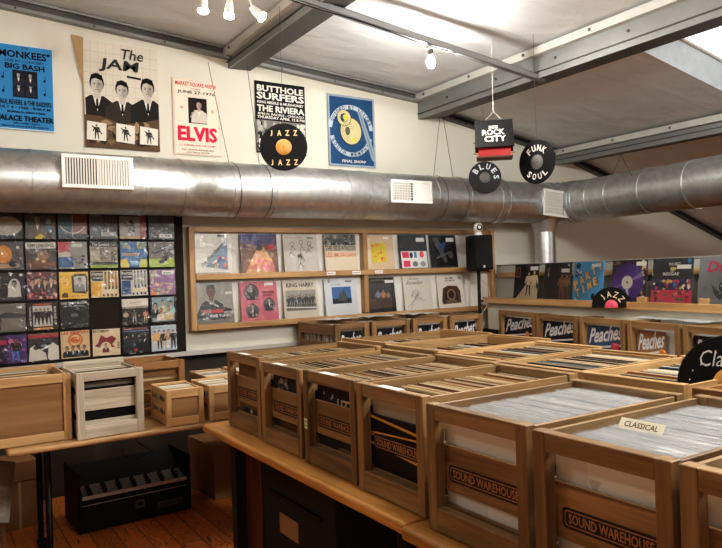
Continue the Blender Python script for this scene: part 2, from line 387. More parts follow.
# ================================================================== THE SETTING
WY = 5.1
CE = [(-4.6, 1.93), (-1.5, 2.02), (.3, 1.945), (2.12, 1.82), (4.07, 1.675), (4.1, 1.575), (5.95, 1.275), (8.0, .70), (10.3, .0)]
CE = [(x, z + EYE) for x, z in CE]
def ceilz(x):
    for (a, b), (c, d) in zip(CE, CE[1:]):
        if a <= x <= c: return b + (d - b) * (x - a) / (c - a)
LEDGE = .945
b = MB(); b.box((-4.6, -4.2, -.1), (10.3, WY + .2, 0)); struct(b.build('floor', ['plank_floor']))
b = MB()
for (x0, z0), (x1, z1) in zip(CE, CE[1:]):
    b.add([(x0, WY, LEDGE), (x1, WY, LEDGE), (x1, WY, z1), (x0, WY, z0)], [(0, 1, 2, 3)])
b.box((-4.6, WY + .002, LEDGE), (10.3, WY + .15, 1.4)); struct(b.build('wall_left', ['wall_paint']))
b = MB(); b.box((-4.6, WY + .06, 0), (10.3, WY + .2, LEDGE)); struct(b.build('wall_left_lower', ['dark_wall']))
b = MB(); b.box((-4.6, WY - .035, LEDGE - .035), (4.86, WY + .14, LEDGE)); struct(b.build('trim_1', ['steel_light'], bevel=.003))
# far eave wall, wall behind the camera and the one at its left
b = MB(); b.box((10.3, -4.2, 0), (10.45, WY, CE[-1][1] + .1)); struct(b.build('wall_far', ['gray_paint']))
b = MB(); b.box((-4.6, -4.35, 0), (10.3, -4.2, 3.6)); struct(b.build('wall_back', ['wall_paint']))
b = MB(); b.box((-4.75, -4.2, 0), (-4.6, WY, 3.5)); struct(b.build('wall_side', ['wall_paint']))
# skylight opening in the third bay
def onC(x, y):       # meets the plane of the bay between the second and third beam
    (xa, za), (xb, zb) = CE[5], CE[6]; s = (zb - za) / (xb - xa); v = ray(x, y)
    t = (za - EYE - s * xa) / (v.z - s * v.x); return v * t + Vector((0, 0, EYE))
k0 = onC(637, 49); k1 = onC(722, 90)
SY = (k0.y + k1.y) / 2; SX0, SX1 = 4.34, 5.55
def pl(x): (xa, za), (xb, zb) = CE[5], CE[6]; return za + (zb - za) * (x - xa) / (xb - xa)
b = MB()
def sheet(x0, x1, y0, y1, z0, z1):
    b.add([(x0, y0, z0), (x0, y1, z0), (x1, y1, z1), (x1, y0, z1)], [(0, 1, 2, 3)], smooth=False)
for i, ((x0, z0), (x1, z1)) in enumerate(zip(CE, CE[1:])):
    if i == 5:
        sheet(x0, SX0, -4.2, WY, z0, pl(SX0)); sheet(SX1, x1, -4.2, WY, pl(SX1), z1)
        sheet(SX0, SX1, SY, WY, pl(SX0), pl(SX1)); sheet(SX0, SX1, -4.2, SY - 1.3, pl(SX0), pl(SX1))
    else: sheet(x0, x1, -4.2, WY, z0, z1)
struct(b.build('ceiling', ['roof_membrane']))
b = MB(); H = .26
A4 = [(SX0, SY - 1.3), (SX1, SY - 1.3), (SX1, SY), (SX0, SY)]
for i in range(4):
    (xa, ya), (xb, yb) = A4[i], A4[(i + 1) % 4]
    b.quad([(xa, ya, pl(xa)), (xb, yb, pl(xb)), (xb, yb, pl(xb) + H), (xa, ya, pl(xa) + H)])
plain('shaft_white', rgb(196, 202, 204), .6, noise=.12, scale=9, bump=.8)
struct(b.build('trim_2', ['shaft_white']))
b = MB(); b.quad([(x, y, pl(x) + H) for x, y in A4]); struct(b.build('window_1', ['sky_white']))
b = MB()
for i in range(4):
    (xa, ya), (xb, yb) = A4[i], A4[(i + 1) % 4]
    b.tube([(xa, ya, pl(xa) + H - .02), (xb, yb, pl(xb) + H - .02)], .018, 6)
struct(b.build('window_frame', ['steel_light']))

# roof beams (run along Y) and strips along the wall top
def beam(n, x0, x1, zb0, zb1):
    b = MB(); zt = ceilz(x0) - .001; y0, y1 = -4.2, WY - .002
    b.box((x0, y0, zb0), (x0 + .012, y1, zt), 0)                       # left web
    b.add([(x0, y0, zb0), (x0, y1, zb0), (x1, y1, zb1), (x1, y0, zb1)], [(0, 1, 2, 3)], 1)   # underside
    zt2 = min(zt, ceilz(x1) + .02)
    b.box((x1 - .012, y0, zb1), (x1, y1, zt2), 0)
    b.box((x0 - .05, y0, zt - .07), (x0, y1, zt - .012), 2)             # upper flange
    b.box((x0 - .012, y0, zb0 + .045), (x0, y1, zb0 + .052), 1)
    y = .6
    while y < 5:
        b.cyl((x0 - .056, y, zt - .04), (x0 - .05, y, zt - .04), .012, 6, mat=1); b.cyl((x0 - .008, y + .35, zb0 + .11), (x0, y + .35, zb0 + .11), .011, 6, mat=1); y += .62
    struct(b.build('trim_%d' % n, ['steel_gray', 'steel_dark', 'steel_light']))
beam(3, 2.07, 2.26, 1.668 + EYE, 1.675 + EYE)
beam(4, 3.96, 4.24, 1.446 + EYE, 1.485 + EYE)
beam(5, 5.83, 6.12, 1.128 + EYE, 1.16 + EYE)
def strip(n, x0, x1, mats, dz=0, w=.085, y=WY, d=.06):
    b = MB(); za, zb = ceilz(x0) - .004 - dz, ceilz(x1) - .004 - dz
    for (a0, a1, dd) in ((0, .018, d), (.018, w - .022, d - .025), (w - .022, w, d)):
        b.add([(x0, y - dd, za - a1), (x1, y - dd, zb - a1), (x1, y - .001, zb - a1), (x0, y - .001, za - a1),
               (x0, y - dd, za - a0), (x1, y - dd, zb - a0), (x1, y - .001, zb - a0), (x0, y - .001, za - a0)],
              [(0, 3, 2, 1), (4, 5, 6, 7), (0, 1, 5, 4), (1, 2, 6, 5), (3, 0, 4, 7)], 0 if a0 == .018 else 1)
    x = x0 + .25
    while x < x1: b.cyl((x, y - d - .006, za + (zb - za) * (x - x0) / (x1 - x0) - w + .011), (x, y - d, za + (zb - za) * (x - x0) / (x1 - x0) - w + .011), .008, 6, mat=0); x += .5
    struct(b.build('trim_%d' % n, mats))
strip(6, -1.5, .3, ['steel_dark', 'steel_gray'])
strip(7, .301, 2.06, ['steel_dark', 'steel_gray'])
strip(8, 2.27, 3.95, ['steel_dark', 'steel_gray'])
strip(9, 4.25, 5.82, ['black_matte', 'steel_dark'], w=.07)
strip(10, 6.13, 7.99, ['black_matte', 'steel_dark'], w=.07)
strip(11, 8.01, 10.2, ['black_matte', 'steel_dark'], w=.07)

# ---- low partition on the right, a few degrees out of square
P0 = Vector((4.78, 4.93, 0)); PD = Vector((-.15, -1, 0)).normalized(); PN = Vector((-PD.y, PD.x, 0)) * -1   # PN points into the shop
if PN.x > 0: PN = -PN
PR = math.atan2(PD.y, PD.x)      # local x runs along PD (to the right as seen), local -y faces the shop
def part(u, n, z): p = P0 + PD * u + PN * n; return Vector((p.x, p.y, z))
b = MB(); b.box((-.04, 0, 0), (8.9, .09, 1.525)); o = struct(b.build('wall_right', ['gray_paint'], loc=P0, rot=(0, 0, PR)))
b = MB(); b.box((-.04, -.006, 1.525), (8.9, .1, 1.54)); struct(b.build('trim_12', ['gray_dark'], loc=P0, rot=(0, 0, PR), bevel=.004))

# ================================================================== DUCT WORK
DZ = EYE + .665; DY = 4.83; DR = .203
def rings(b, p0, p1, r, ts, w=.012, h=.007):
    p0 = Vector(p0); p1 = Vector(p1); d = (p1 - p0).normalized()
    for t in ts:
        c = p0 + d * t
        b.cyl(c - d * w / 2, c + d * w / 2, r + h, 40)
a0 = Vector((-1.8, DY, DZ)); a1 = Vector((5.34, DY, DZ))
root = empty('air_duct', (1.5, DY, DZ)); tag(root, 'long galvanised round air duct running below the posters and bending right', 'duct')
mi = root.matrix_world
def P(o, r=root): o.location = Vector(o.location) - Vector(r.location); o.parent = r; return o
b = MB(); b.cyl(a0, a1, DR, 48, mat=0); P(b.build('straight_pipe', ['galvanised']))
b = MB()
for px in (34, 147, 187, 236, 278, 352, 372, 441, 473):
    x = onA(px, 180, DY - DR).x; b = MB(); b.cyl((x - .006, DY, DZ), (x + .006, DY, DZ), DR + .005, 48); P(b.build('seam', ['galvanised']))
xb = onA(507, 190, DY - DR).x
b = MB(); b.cyl((xb - .045, DY, DZ), (xb + .045, DY, DZ), DR + .012, 48); b.cyl((xb + .045, DY, DZ), (xb + .055, DY, DZ), DR + .02, 48); P(b.build('joint_band', ['galvanised']))
# elbow and the run along the right side
ER = .22; ec = Vector((5.34, DY - ER, DZ)); pts = []
AX = math.atan2(PD.y, PD.x)
nseg = 5; angs = [(pi / 2) - (pi / 2 + .10) * i / nseg for i in range(nseg + 1)]
pts = [ec + Vector((cos(a), sin(a), 0)) * ER for a in angs]
b = MB()
for p, q in zip(pts, pts[1:]):
    b.cyl(p - (q - p) * .06, q + (q - p) * .06, DR, 40)
P(b.build('elbow', ['galvanised']))
b = MB()
for p, (u, w) in zip(pts, [(pts[max(i - 1, 0)], pts[min(i + 1, nseg)]) for i in range(nseg + 1)]):
    d = (w - u).normalized(); b.cyl(p - d * .01, p + d * .01, DR + .012, 40)
P(b.build('elbow_seam', ['galvanised']))
e1 = pts[-1]; dd = Vector((sin(-.10), -1, 0)).normalized(); e2 = e1 + dd * 8.2
b = MB(); b.cyl(e1 - dd * .01, e2, DR, 48); P(b.build('straight_pipe', ['galvanised']))
b = MB(); 
for t in (.05, .09, .28, .52, .9, 1.35, 1.75, 2.3, 3.0, 3.7, 4.5): b = MB(); b.cyl(e1 + dd * (t - .005), e1 + dd * (t + .005), DR + .006, 48); P(b.build('seam', ['galvanised']))
# drop pipe
xv = onA(545, 240, DY).x; 
b = MB(); b.cyl((xv, DY, 1.0), (xv, DY, DZ - .1), .103, 32); b.cyl((xv, DY, DZ - DR - .09), (xv, DY, DZ - DR + .07), .108, 32, r1=.16)
b.cyl((xv, DY, 1.72), (xv, DY, 1.73), .107, 32); b.box((xv - .2, DY - .14, 0), (xv + .2, DY + .14, 1.0)); P(b.build('drop_pipe', ['galvanised']))

def grille(px0, px1, py0, py1, label, n_dark, side='l', blank=False, cover=None):
    a = onA(px0, py0, DY - DR - .03); c = onA(px1, py1, DY - DR - .03); w = c.x - a.x; h = a.z - c.z
    r = empty('vent_grille', (a.x, DY - DR - .03, c.z)); tag(r, label, 'vent', 'vent grilles on the round duct')
    b = MB(); f = .024
    b.box((0, 0, 0), (w, .012, f)); b.box((0, 0, h - f), (w, .012, h)); b.box((0, 0, f), (f, .012, h - f)); b.box((w - f, 0, f), (w, .012, h - f))
    if cover: b.box((w * cover, .001, f), (w - f, .011, h - f))
    b.build('frame', ['white_plastic'], r, bevel=.003)
    b = MB(); b.box((.01, .012, .01), (w - .01, .1, h - .01)); b.build('collar', ['galvanised'], r)
    b = MB(); b.box((f, .009, f), (w * (cover or 1) - f * (0 if cover else 1), .011, h - f)); b.build('backing', ['slot_dark'], r)
    x = f + .006; k = 0; b = MB()
    while x < w * (cover or 1) - f:
        b.box((x, .001, f), (x + (.009 if x < w * .5 or cover else .0125), .008, h - f)); x += .0165
    if not cover: b.box((w * .49, 0, f), (w * .51, .009, h - f))
    else:
        for j in range(1, 7): b.box((f, -.001, f + (h - 2 * f) * j / 7), (w * cover, .003, f + (h - 2 * f) * j / 7 + .006))
    b.build('slats', ['slat_white'], r)
    return r
grille(61, 134, 153, 190, 'white rectangular vent grille with vertical slots, left end of the duct', 24)
grille(391, 433, 179, 204, 'white vent grille with meshed left half, above the record display rack', 14, cover=.52)
g = grille(543, 576, 188, 216, 'white vent grille tilted beside the duct elbow', 12, cover=.62)
g.rotation_euler = (0, radians(4), 0)

# hanging wires of the duct
def wire(pts, label, r=.0022, mat='wire', group='thin wires holding the duct'):
    b = MB(); b.tube(pts, r, 5); tag(b.build('hanging_wire', [mat]), label, 'wire', group)
def ductwire(px, top_px, top_py, label, yy=DY):
    t = onA(top_px, top_py, yy); bp = onA(px, 200, yy)
    pts = [(t.x, t.y, min(t.z, ceilz(t.x) - .003))]
    for i in range(13):
        a = pi * .5 - pi * 1.0 * i / 12
        pts.append((bp.x + (t.x - bp.x) * (1 - i / 12) * .15, DY - (DR + .006) * cos(a - 0) * 1.0, DZ + (DR + .006) * sin(a)))
    wire(pts, label)
ductwire(233, 208, 62, 'thin wire loop hanging from the first roof beam around the duct, left strand')
ductwire(262, 247, 64, 'thin wire loop hanging from the first roof beam around the duct, right strand')
ductwire(433, 440, 116, 'thin wire from the second roof beam to the duct, left strand')
ductwire(455, 443, 116, 'thin wire from the second roof beam to the duct, right strand')
for s, t in ((612, 'left'), (632, 'right')):
    p = onX(621, 155, 5.32); q = onX(s, 176, 5.25); wire([p, (p + q) / 2, q], 'short wire between third roof beam and right hand duct, %s strand' % t)

# ================================================================== POSTERS
def poster(name, px0, py0, px1, py1, bg, y=WY - .012):
    a = onA(px0, py0, y); c = onA(px1, py1, y)
    return Art(c.x - a.x, a.z - c.z, bg, .003), Vector((a.x, y, c.z))
K = (24, 22, 24)
a, l = poster('p', -7, 41, 55, 132.5, (58, 132, 186))
a.r(0, 0, 1, .012, (200, 215, 225)).r(0, .988, 1, 1, (200, 215, 225)).r(.988, 0, 1, 1, (200, 215, 225))
a.t_('MONKEES"', .08, .84, .95, .93, K, .05).t_('TV', .45, .945, .58, .975, K).t_('LIVE IN CONCERT', .18, .79, .85, .82, K).t_('BIG BASH', .18, .71, .85, .775, K, .05)
a.r(.3, .38, .72, .7, (34, 36, 44))
for x, z in ((.4, .46), (.6, .46), (.4, .58), (.6, .58)): a.bust(x, z - .06, .16, (46, 48, 60), (150, 156, 164), (24, 24, 28), face=False)
for x in (.14, .84):
    for z in (.44, .6): a.e(x, z, .02, .016, K).line(x + .015, z, x + .015, z + .06, .008, K)
a.t_('PAUL REVERE & THE RAIDERS', .05, .29, .95, .35, K, .02).t_('JULY 4 - 1968 - 8:00 P.M.', .05, .235, .95, .275, K, .02).t_('BUFFALO, NEW YORK', .2, .19, .85, .22, K, .03)
a.t_('PALACE THEATER', .02, .1, .98, .165, K, .05).t_('REC. HOME TALENT', .3, .065, .75, .085, K).t_('SEATS ON SALE NOW', .1, .03, .9, .05, K)
tag(a.build('concert_poster', l, mat='matte_print'), 'blue concert poster with black block lettering at the left edge of the wall', 'poster')

a, l = poster('p', 82, 39, 160, 152, (206, 200, 186))
a.r(0, 0, 1, .44, (70, 58, 46))
for i in range(9): a.line(.1 * i + .08, .44, .1 * i + .1, 1, .003, (170, 164, 152))
for i in range(5): a.line(0, .5 + .1 * i, 1, .5 + .1 * i, .003, (170, 164, 152))
G = (186, 180, 170)
a.bust(.17, .22, .48, (44, 40, 38), G, (24, 22, 22), tie=K).bust(.5, .2, .46, (58, 50, 44), G, (24, 22, 22), tie=K).bust(.85, .22, .49, (40, 38, 36), G, (24, 22, 22), tie=K)
a.p([(0, .0), (1, .0), (1, .32), (.8, .28), (.5, .24), (.2, .3), (0, .3)], (92, 74, 56)).speck(26, .02, .02, .98, .3, [(120, 98, 74), (64, 50, 40), (146, 124, 98), (50, 42, 36)], .03, .1)
for x, z, r_ in ((.15, .08, .06), (.53, .08, -.04), (.85, .07, .1)):
    a.p([(x - .13, z - .01), (x + .12, z - .02 + r_ * .1), (x + .13, z + .15), (x - .12, z + .165)], (214, 210, 200)).fig(x, z, .14, (60, 56, 54), (40, 38, 36), (120, 110, 100))
    a.line(x - .06, z + .12, x + .07, z + .05, .012, (50, 46, 44))
a.t_('The', .5, .86, .8, .96, (54, 54, 56), .02, .2).t_('JAM', .2, .72, .74, .85, (54, 54, 56), .03, .1).line(.57, .7, .76, .69, .02, (44, 44, 46))
a.p([(-.0, 1), (.02, .3), (.0, .3)], (190, 180, 160))
tag(a.build('band_poster', l, mat='matte_print'), 'worn poster of three men in suits with spray-paint lettering, torn at left', 'poster')
b = MB(); q = [onA(71, 34, WY - .012), onA(83, 37, WY - .05), onA(83, 85, WY - .012), onA(80, 75, WY - .012)]
b.quad([tuple(p - q[0]) for p in (q[0], q[3], q[2], q[1])]); b.quad([tuple(p - q[0] + Vector((.001, .0004, 0))) for p in (q[0], q[1], q[2], q[3])])
tag(b.build('loose_paper_flap', ['paper_brown'], loc=q[0]), 'curled brown paper strip peeling beside the poster of three suited men', 'paper')

a, l = poster('p', 172, 77, 221, 157, (226, 214, 198)); R = (204, 46, 74)
a.t_('MARKET SQUARE ARENA', .06, .9, .94, .965, (196, 52, 60), .03).t_('IN PERSON', .4, .87, .6, .885, R)
a.t_('JUNE 27-1976', .1, .8, .9, .85, (52, 44, 44), .03).r(.32, .42, .72, .76, (40, 34, 34)).bust(.55, .43, .31, (200, 190, 180), (170, 150, 138), (22, 18, 18), face=False)
a.line(.36, .5, .46, .6, .02, (150, 140, 130)).e(.18, .62, .04, .02, (206, 176, 140)).e(.84, .6, .03, .03, (206, 176, 140))
a.r(.06, .16, .94, .39, (226, 214, 198)).t_('ELVIS', .08, .18, .93, .38, R, .08).t_('J.D. SUMNER AND THE STAMPS', .1, .11, .9, .14, R, .02).t_('ALL SEATS RESERVED', .15, .06, .85, .08, (90, 70, 70)).t_('ON SALE NOW', .25, .025, .75, .045, (90, 70, 70))
for s_ in ((.02, .01, .98, .014), (.02, .986, .98, .99), (.02, .01, .026, .99), (.974, .01, .98, .99)): a.r(*s_, (206, 160, 150))
tag(a.build('concert_poster', l, mat='matte_print'), 'cream concert poster with big red slab lettering and small photo of a singer', 'poster')

a, l = poster('p', 254.5, 80, 306.5, 156, (26, 24, 26)); W = (218, 214, 206)
a.t_('BUTTHOLE', .04, .86, .97, .95, W, .06).t_('SURFERS', .03, .75, .98, .85, W, .06).t_('KING MISSILE & MUDHONEY', .04, .69, .97, .73, W, .05).t_('THE RIVIERA', .03, .58, .98, .67, W, .06)
a.t_('4746 N. RACINE - CHICAGO', .04, .53, .97, .565, W, .04).t_('THURSDAY APRIL 12 8 PM', .03, .48, .98, .52, W, .05)
a.r(0, .02, 1, .46, (120, 118, 114)).speck(60, .0, .02, 1, .46, [(60, 58, 56), (170, 168, 162), (200, 198, 190), (34, 32, 32)], .03, .08).t_('$18', .04, .05, .2, .2, W, .05)
tag(a.build('concert_poster', l, mat='matte_print'), 'black and white block lettering concert poster behind the hanging JAZZ record', 'poster')

a, l = poster('p', 327, 93, 376, 168.5, (38, 74, 112)); F = (146, 160, 172)
for s_ in ((0, 0, 1, .03), (0, .97, 1, 1), (0, 0, .04, 1), (.96, 0, 1, 1)): a.r(*s_, F)
a.ring(.48, .5, .40, .5 - .02, (176, 188, 196), .1, pi - .1).ring(.48, .5, .38, .46, (176, 188, 196), pi + .25, 2 * pi - .25)
a.arc('GUIDED BY VOICES', .48, .5, .435 * a.w, .034, pi * .86, pi * .12, (50, 70, 96), .03)
a.arc('SOUTH MEMPHIS', .48, .5, .42 * a.w, .034, pi * 1.14, pi * 1.86, (50, 70, 96), .03, True)
a.p([(.62, .78), (.7, .8), (.98, .2), (.96, .08), (.9, .12)], (140, 154, 164)).line(.66, .78, .94, .16, .012, (90, 106, 122))
C = (196, 186, 142)
a.e(.47, .5, .235, .2, (70, 70, 60)).e(.47, .5, .22, .185, C).ring(.33, .68, .07, .15, (60, 60, 52)).ring(.33, .68, .08, .14, C).e(.36, .69, .055, .04, (190, 190, 70))
for i in range(5): a.ring(.47, .5, .05 + .035 * i, .056 + .035 * i, (120, 112, 80), .5 + i * .4, 3.6 + i * .4)
a.e(.52, .38, .06, .03, (200, 196, 80)).e(.4, .5, .05, .06, (90, 88, 76)).t_('FINAL SHOW', .26, .055, .78, .095, W, .03, .2)
tag(a.build('framed_poster', l, mat='matte_print'), 'blue framed poster with a drawn cream potion bottle and ribbon banner', 'poster')

# ================================================================== LONG PLAY COVERS AND DISPLAY RACK
RX0, RX1, RZ0, RZ1 = 1.685, 4.82, 1.10, 1.892
r = empty('record_display_rack', (RX0, WY, RZ0)); tag(r, 'wide pine wall rack with two rows of ledges holding album covers', 'rack')
def RB(name, a, c, mats=('pine_x', 'pine_y', 'pine_z')):
    b = MB(); b.bar(tuple(Vector(a) - Vector((RX0, WY, RZ0))), tuple(Vector(c) - Vector((RX0, WY, RZ0))), 0); return b.build(name, list(mats), r, bevel=.002)
RB('post', (RX0, WY - .075, RZ0), (RX0 + .045, WY - .002, RZ1)); RB('post', (3.255, WY - .07, RZ0 + .05), (3.30, WY - .002, RZ1 - .04)); RB('post', (RX1 - .045, WY - .075, RZ0), (RX1, WY - .002, RZ1))
RB('top_rail', (RX0 + .045, WY - .05, RZ1 - .04), (RX1 - .045, WY - .002, RZ1))
for z in (1.122, 1.507):
    RB('ledge', (RX0 + .045, WY - .07, z), (RX1 - .045, WY - .002, z + .018)); RB('ledge_lip', (RX0 + .045, WY - .085, z - .024), (RX1 - .045, WY - .07, z + .021))
b = MB(); b.box((.045, -.006, .02), (RX1 - RX0 - .045, -.001, RZ1 - RZ0 - .02)); b.build('back_panel', ['white_paper'], r)

def lp(px0, px1, row, bg, lab, draw, w=None, plane=WY):
    z = 1.526 if row else 1.141
    py = 255 if row else 300
    x0 = onA(px0, py, WY - .05).x; x1 = onA(px1, py, WY - .05).x; S = min(x1 - x0, .322)
    a = Art(S, .316, bg); draw(a)
    o = a.build('album_cover', (x0, WY - .064, z), (radians(-7), 0, 0)); tag(o, lab, 'album', 'album covers on the wall rack'); film(S, .316, o, -.008)
    return o
def d1(a):
    a.p([(.32, .18), (.88, .1), (.9, .9)], (112, 132, 160)).speck(26, .45, .14, .88, .5, [(176, 60, 70), (70, 110, 170), (210, 190, 150), (60, 60, 90), (120, 150, 90)], .03, .08).p([(.86, .5), (.9, .9), (.3, .2), (.5, .3)], (120, 140, 160))
    a.speck(12, .6, .14, .88, .45, [(190, 70, 80), (64, 90, 150), (200, 180, 140)], .03, .07).t_('the chambermen', .08, .47, 1.0, .57, (34, 32, 32), .03, 0, radians(44)).r(.66, .93, .84, .97, (60, 58, 56)).r(.06, .02, .92, .035, (120, 118, 112))
lp(192, 236, 1, (206, 202, 192), 'cream album cover with diagonal black title and collage triangle, top left of rack', d1)
def d2(a):
    a.r(0, .75, 1, 1, (72, 58, 110)).p([(.1, 0), (.9, 0), (.85, .3), (.6, .7), (.5, .72), (.25, .3)], (196, 150, 110)).e(.5, .66, .1, .09, (60, 44, 60)).speck(34, .15, .04, .9, .4, [(214, 130, 150), (226, 168, 120), (206, 110, 140), (190, 130, 90)], .04, .1).speck(20, .04, .6, .96, .97, [(90, 70, 130), (110, 84, 84), (64, 60, 110)], .04, .08).e(.82, .66, .1, .07, (190, 40, 70)).t_('VENTURE BAY', .08, .86, .6, .95, (80, 80, 150), .02)
lp(241, 280, 1, (120, 86, 66), 'brown and pink painted album cover with a seated figure in a frilled dress', d2)
def d3(a):
    a.t_('jazz combo on the air', .06, .9, .6, .94, (70, 66, 64), .01)
    for x, z, h in ((.25, .4, .42), (.52, .3, .6), (.76, .48, .34), (.5, .1, .4)):
        a.ring(x, z + h * .8, .05, .06, (50, 46, 46)); a.line(x, z + h * .7, x - .05, z + h * .3, .01, (50, 46, 46)).line(x, z + h * .65, x + .1, z + h * .45, .012, (50, 46, 46)).line(x - .05, z + h * .3, x - .12, z, .01, (50, 46, 46)).line(x - .05, z + h * .3, x + .06, z + .02, .012, (50, 46, 46)).line(x - .1, z + h * .2, x + .1, z + h * .5, .008, (50, 46, 46))
    a.e(.45, .42, .07, .05, (50, 46, 46)).r(.7, .88, .88, .92, (110, 106, 102))
lp(284, 322, 1, (190, 184, 174), 'pale grey album cover with thin ink drawings of musicians', d3)
def d4(a):
    a.r(0, .68, 1, 1, (84, 84, 82)).speck(40, 0, .68, 1, 1, [(40, 40, 40), (160, 158, 152), (110, 108, 104)], .03, .08).r(0, .54, 1, .7, (196, 186, 168)).t_('THE SIDEWINDER', .02, .55, .98, .69, (38, 36, 38), .02).t_('LEE MORGAN', .02, .38, .96, .5, (206, 120, 60), .01)
lp(325, 357, 1, (214, 200, 178), 'cream album cover with black title line above orange name line', d4)
def d5(a): a.r(.24, .2, .74, .76, (206, 186, 60)).speck(40, .24, .2, .74, .76, [(214, 120, 60), (190, 200, 70), (222, 206, 90), (206, 90, 70)], .02, .05).r(.1, .1, .2, .9, (214, 200, 180)).r(.68, .88, .86, .94, (232, 230, 226))
lp(364.5, 396, 1, (204, 182, 152), 'tan album cover with a yellow and orange square print', d5)
def d6(a):
    a.r(.04, .02, .97, .52, (224, 222, 218)).r(.08, .32, .32, .5, (206, 50, 90)).e(.4, .4, .06, .09, (30, 30, 30)).r(.5, .32, .6, .5, (60, 130, 180)).e(.78, .42, .08, .1, (206, 60, 70)).r(.1, .06, .34, .24, (214, 60, 100)).e(.52, .14, .1, .08, (120, 120, 124)).e(.8, .14, .1, .08, (150, 150, 150)).r(.62, .8, .92, .92, (228, 226, 222))
lp(400, 428.5, 1, (50, 52, 56), 'dark topped album cover with rows of small pink and black icons', d6)
def d7(a): a.p([(.1, .9), (.3, .95), (.62, .2), (.5, .15)], (90, 92, 96)).p([(.3, .7), (.6, .8), (.5, .5)], (60, 80, 130)).line(.2, .3, .8, .5, .05, (110, 110, 112)).e(.75, .4, .1, .12, (90, 84, 80)).r(.62, .8, .92, .92, (228, 226, 222)).r(0, 0, 1, .06, (60, 62, 66))
lp(431, 459.5, 1, (26, 27, 30), 'glossy black album cover with a diagonal steel blue figure, top right of rack', d7)
def d8(a):
    a.r(0, 0, 1, .2, (120, 112, 100)).bust(.45, .1, .88, (34, 34, 38), (112, 84, 66), (20, 18, 18)).p([(.0, .12), (.9, .14), (.95, .35), (.5, .48), (.2, .5)], (36, 36, 40)).line(.3, .62, .62, .42, .04, (168, 164, 156)).t_('TERRY', .16, .27, .42, .35, (220, 120, 100), .04).r(.42, .27, .74, .35, (190, 50, 48)).t_('AND FOUR', .74, .24, .98, .3, W, .03).t_('FIVE TUNES', .4, .16, .92, .23, W, .04).r(.8, .72, .98, .78, (214, 212, 206))
lp(193.5, 238, 0, (150, 144, 134), 'grey album cover with portrait of a man in dark jacket, bottom left of rack', d8)
def d9(a):
    for x, z, s_ in ((.3, .55, .42), (.3, .1, .36), (.76, .25, .34)): a.e(x, z + s_ * .45, s_ * .48, s_ * .5, (92, 84, 84)).bust(x, z, s_, (60, 54, 54), (176, 160, 152), (34, 28, 28)).speck(6, x - .15, z, x + .15, z + .2, [(50, 44, 44), (150, 140, 136)], .03, .06)
    a.t_('CHUCK PLAIN', .58, .7, .9, .76, (80, 30, 40), .02).t_('with his band', .6, .63, .88, .67, (80, 30, 40)).r(.66, .9, .9, .97, (226, 224, 220))
lp(241, 280, 0, (196, 106, 120), 'rose pink album cover with three grey photo portraits', d9)
def d10(a):
    a.t_('KING HARRY', .1, .82, .9, .93, (44, 40, 38), .03).r(.06, .2, .94, .74, (160, 154, 146)).r(.06, .2, .94, .36, (120, 112, 104))
    for i in range(8): a.fig(.14 + .1 * i, .26 + .03 * (i % 2), .34, (70, 64, 60), (50, 46, 44), (150, 130, 116), spread=.04).line(.14 + .1 * i, .5, .2 + .1 * i, .64, .012, (60, 56, 54))
    a.line(.06, .3, .94, .26, .03, (220, 216, 210))
lp(284, 322, 0, (204, 194, 178), 'tan album cover with a sepia group photo of a marching band', d10)
def d11(a): a.r(.22, .32, .82, .78, (60, 104, 160)).r(.22, .32, .82, .46, (26, 34, 50)).p([(.4, .4), (.46, .62), (.56, .7), (.66, .6), (.7, .4)], (70, 74, 84)).t_('no. 4 studio', .2, .83, .5, .87, (90, 90, 96)).r(.66, .9, .86, .95, (120, 118, 116)).r(.12, .9, .18, 1, (160, 150, 140))
lp(325.5, 359, 0, (204, 206, 208), 'white album cover with a small blue landscape photo', d11)
def d12(a): a.t_('AUSTRA', .2, .9, .8, .95, (150, 140, 120), .02).r(.12, .12, .88, .84, (64, 64, 66)).r(.12, .12, .88, .4, (92, 76, 60)).fig(.42, .24, .42, (130, 140, 160), (50, 56, 74)).fig(.6, .22, .44, (186, 130, 90), (60, 50, 50)).fig(.76, .26, .34, (150, 130, 110), (50, 44, 40)).r(.68, .84, .98, .92, (228, 226, 222))
lp(366, 399, 0, (40, 38, 40), 'black framed album cover showing figures in a dim room', d12)
def d13(a):
    a.t_('Shelly', .2, .88, .6, .96, (80, 76, 74), .0, .4).t_('Snowden', .1, .76, .7, .88, (90, 86, 82), .0, .4)
    for i in range(7): a.ring(.3 + .06 * i, .35 + .05 * (i % 3), .08 + .02 * (i % 3), .088 + .02 * (i % 3), (60, 56, 54), .4 * i, 2.6 + .5 * i)
    a.line(.1, .1, .6, .5, .008, (60, 56, 54)).line(.2, .05, .4, .4, .008, (60, 56, 54))
lp(404.5, 436, 0, (216, 210, 200), 'off white album cover with loose pen scribble drawing', d13)
def d14(a): a.t_('ALL-TIME', .32, .88, .62, .94, (40, 36, 34), .02).t_('JUKEBOX', .3, .8, .7, .86, (40, 36, 34), .02).p([(.12, .2), (.2, .6), (.4, .68), (.75, .66), (.86, .5), (.86, .14), (.16, .12)], (92, 68, 58)).p([(.2, .24), (.28, .56), (.72, .56), (.78, .2)], (66, 48, 44)).ring(.5, .4, .12, .17, (150, 120, 100)).r(.3, .16, .7, .24, (120, 96, 80)).t_('$5', .82, .86, .94, .94, (60, 60, 60))
lp(438.5, 466, 0, (222, 216, 206), 'white album cover with a brown ornate object, bottom right of rack', d14)
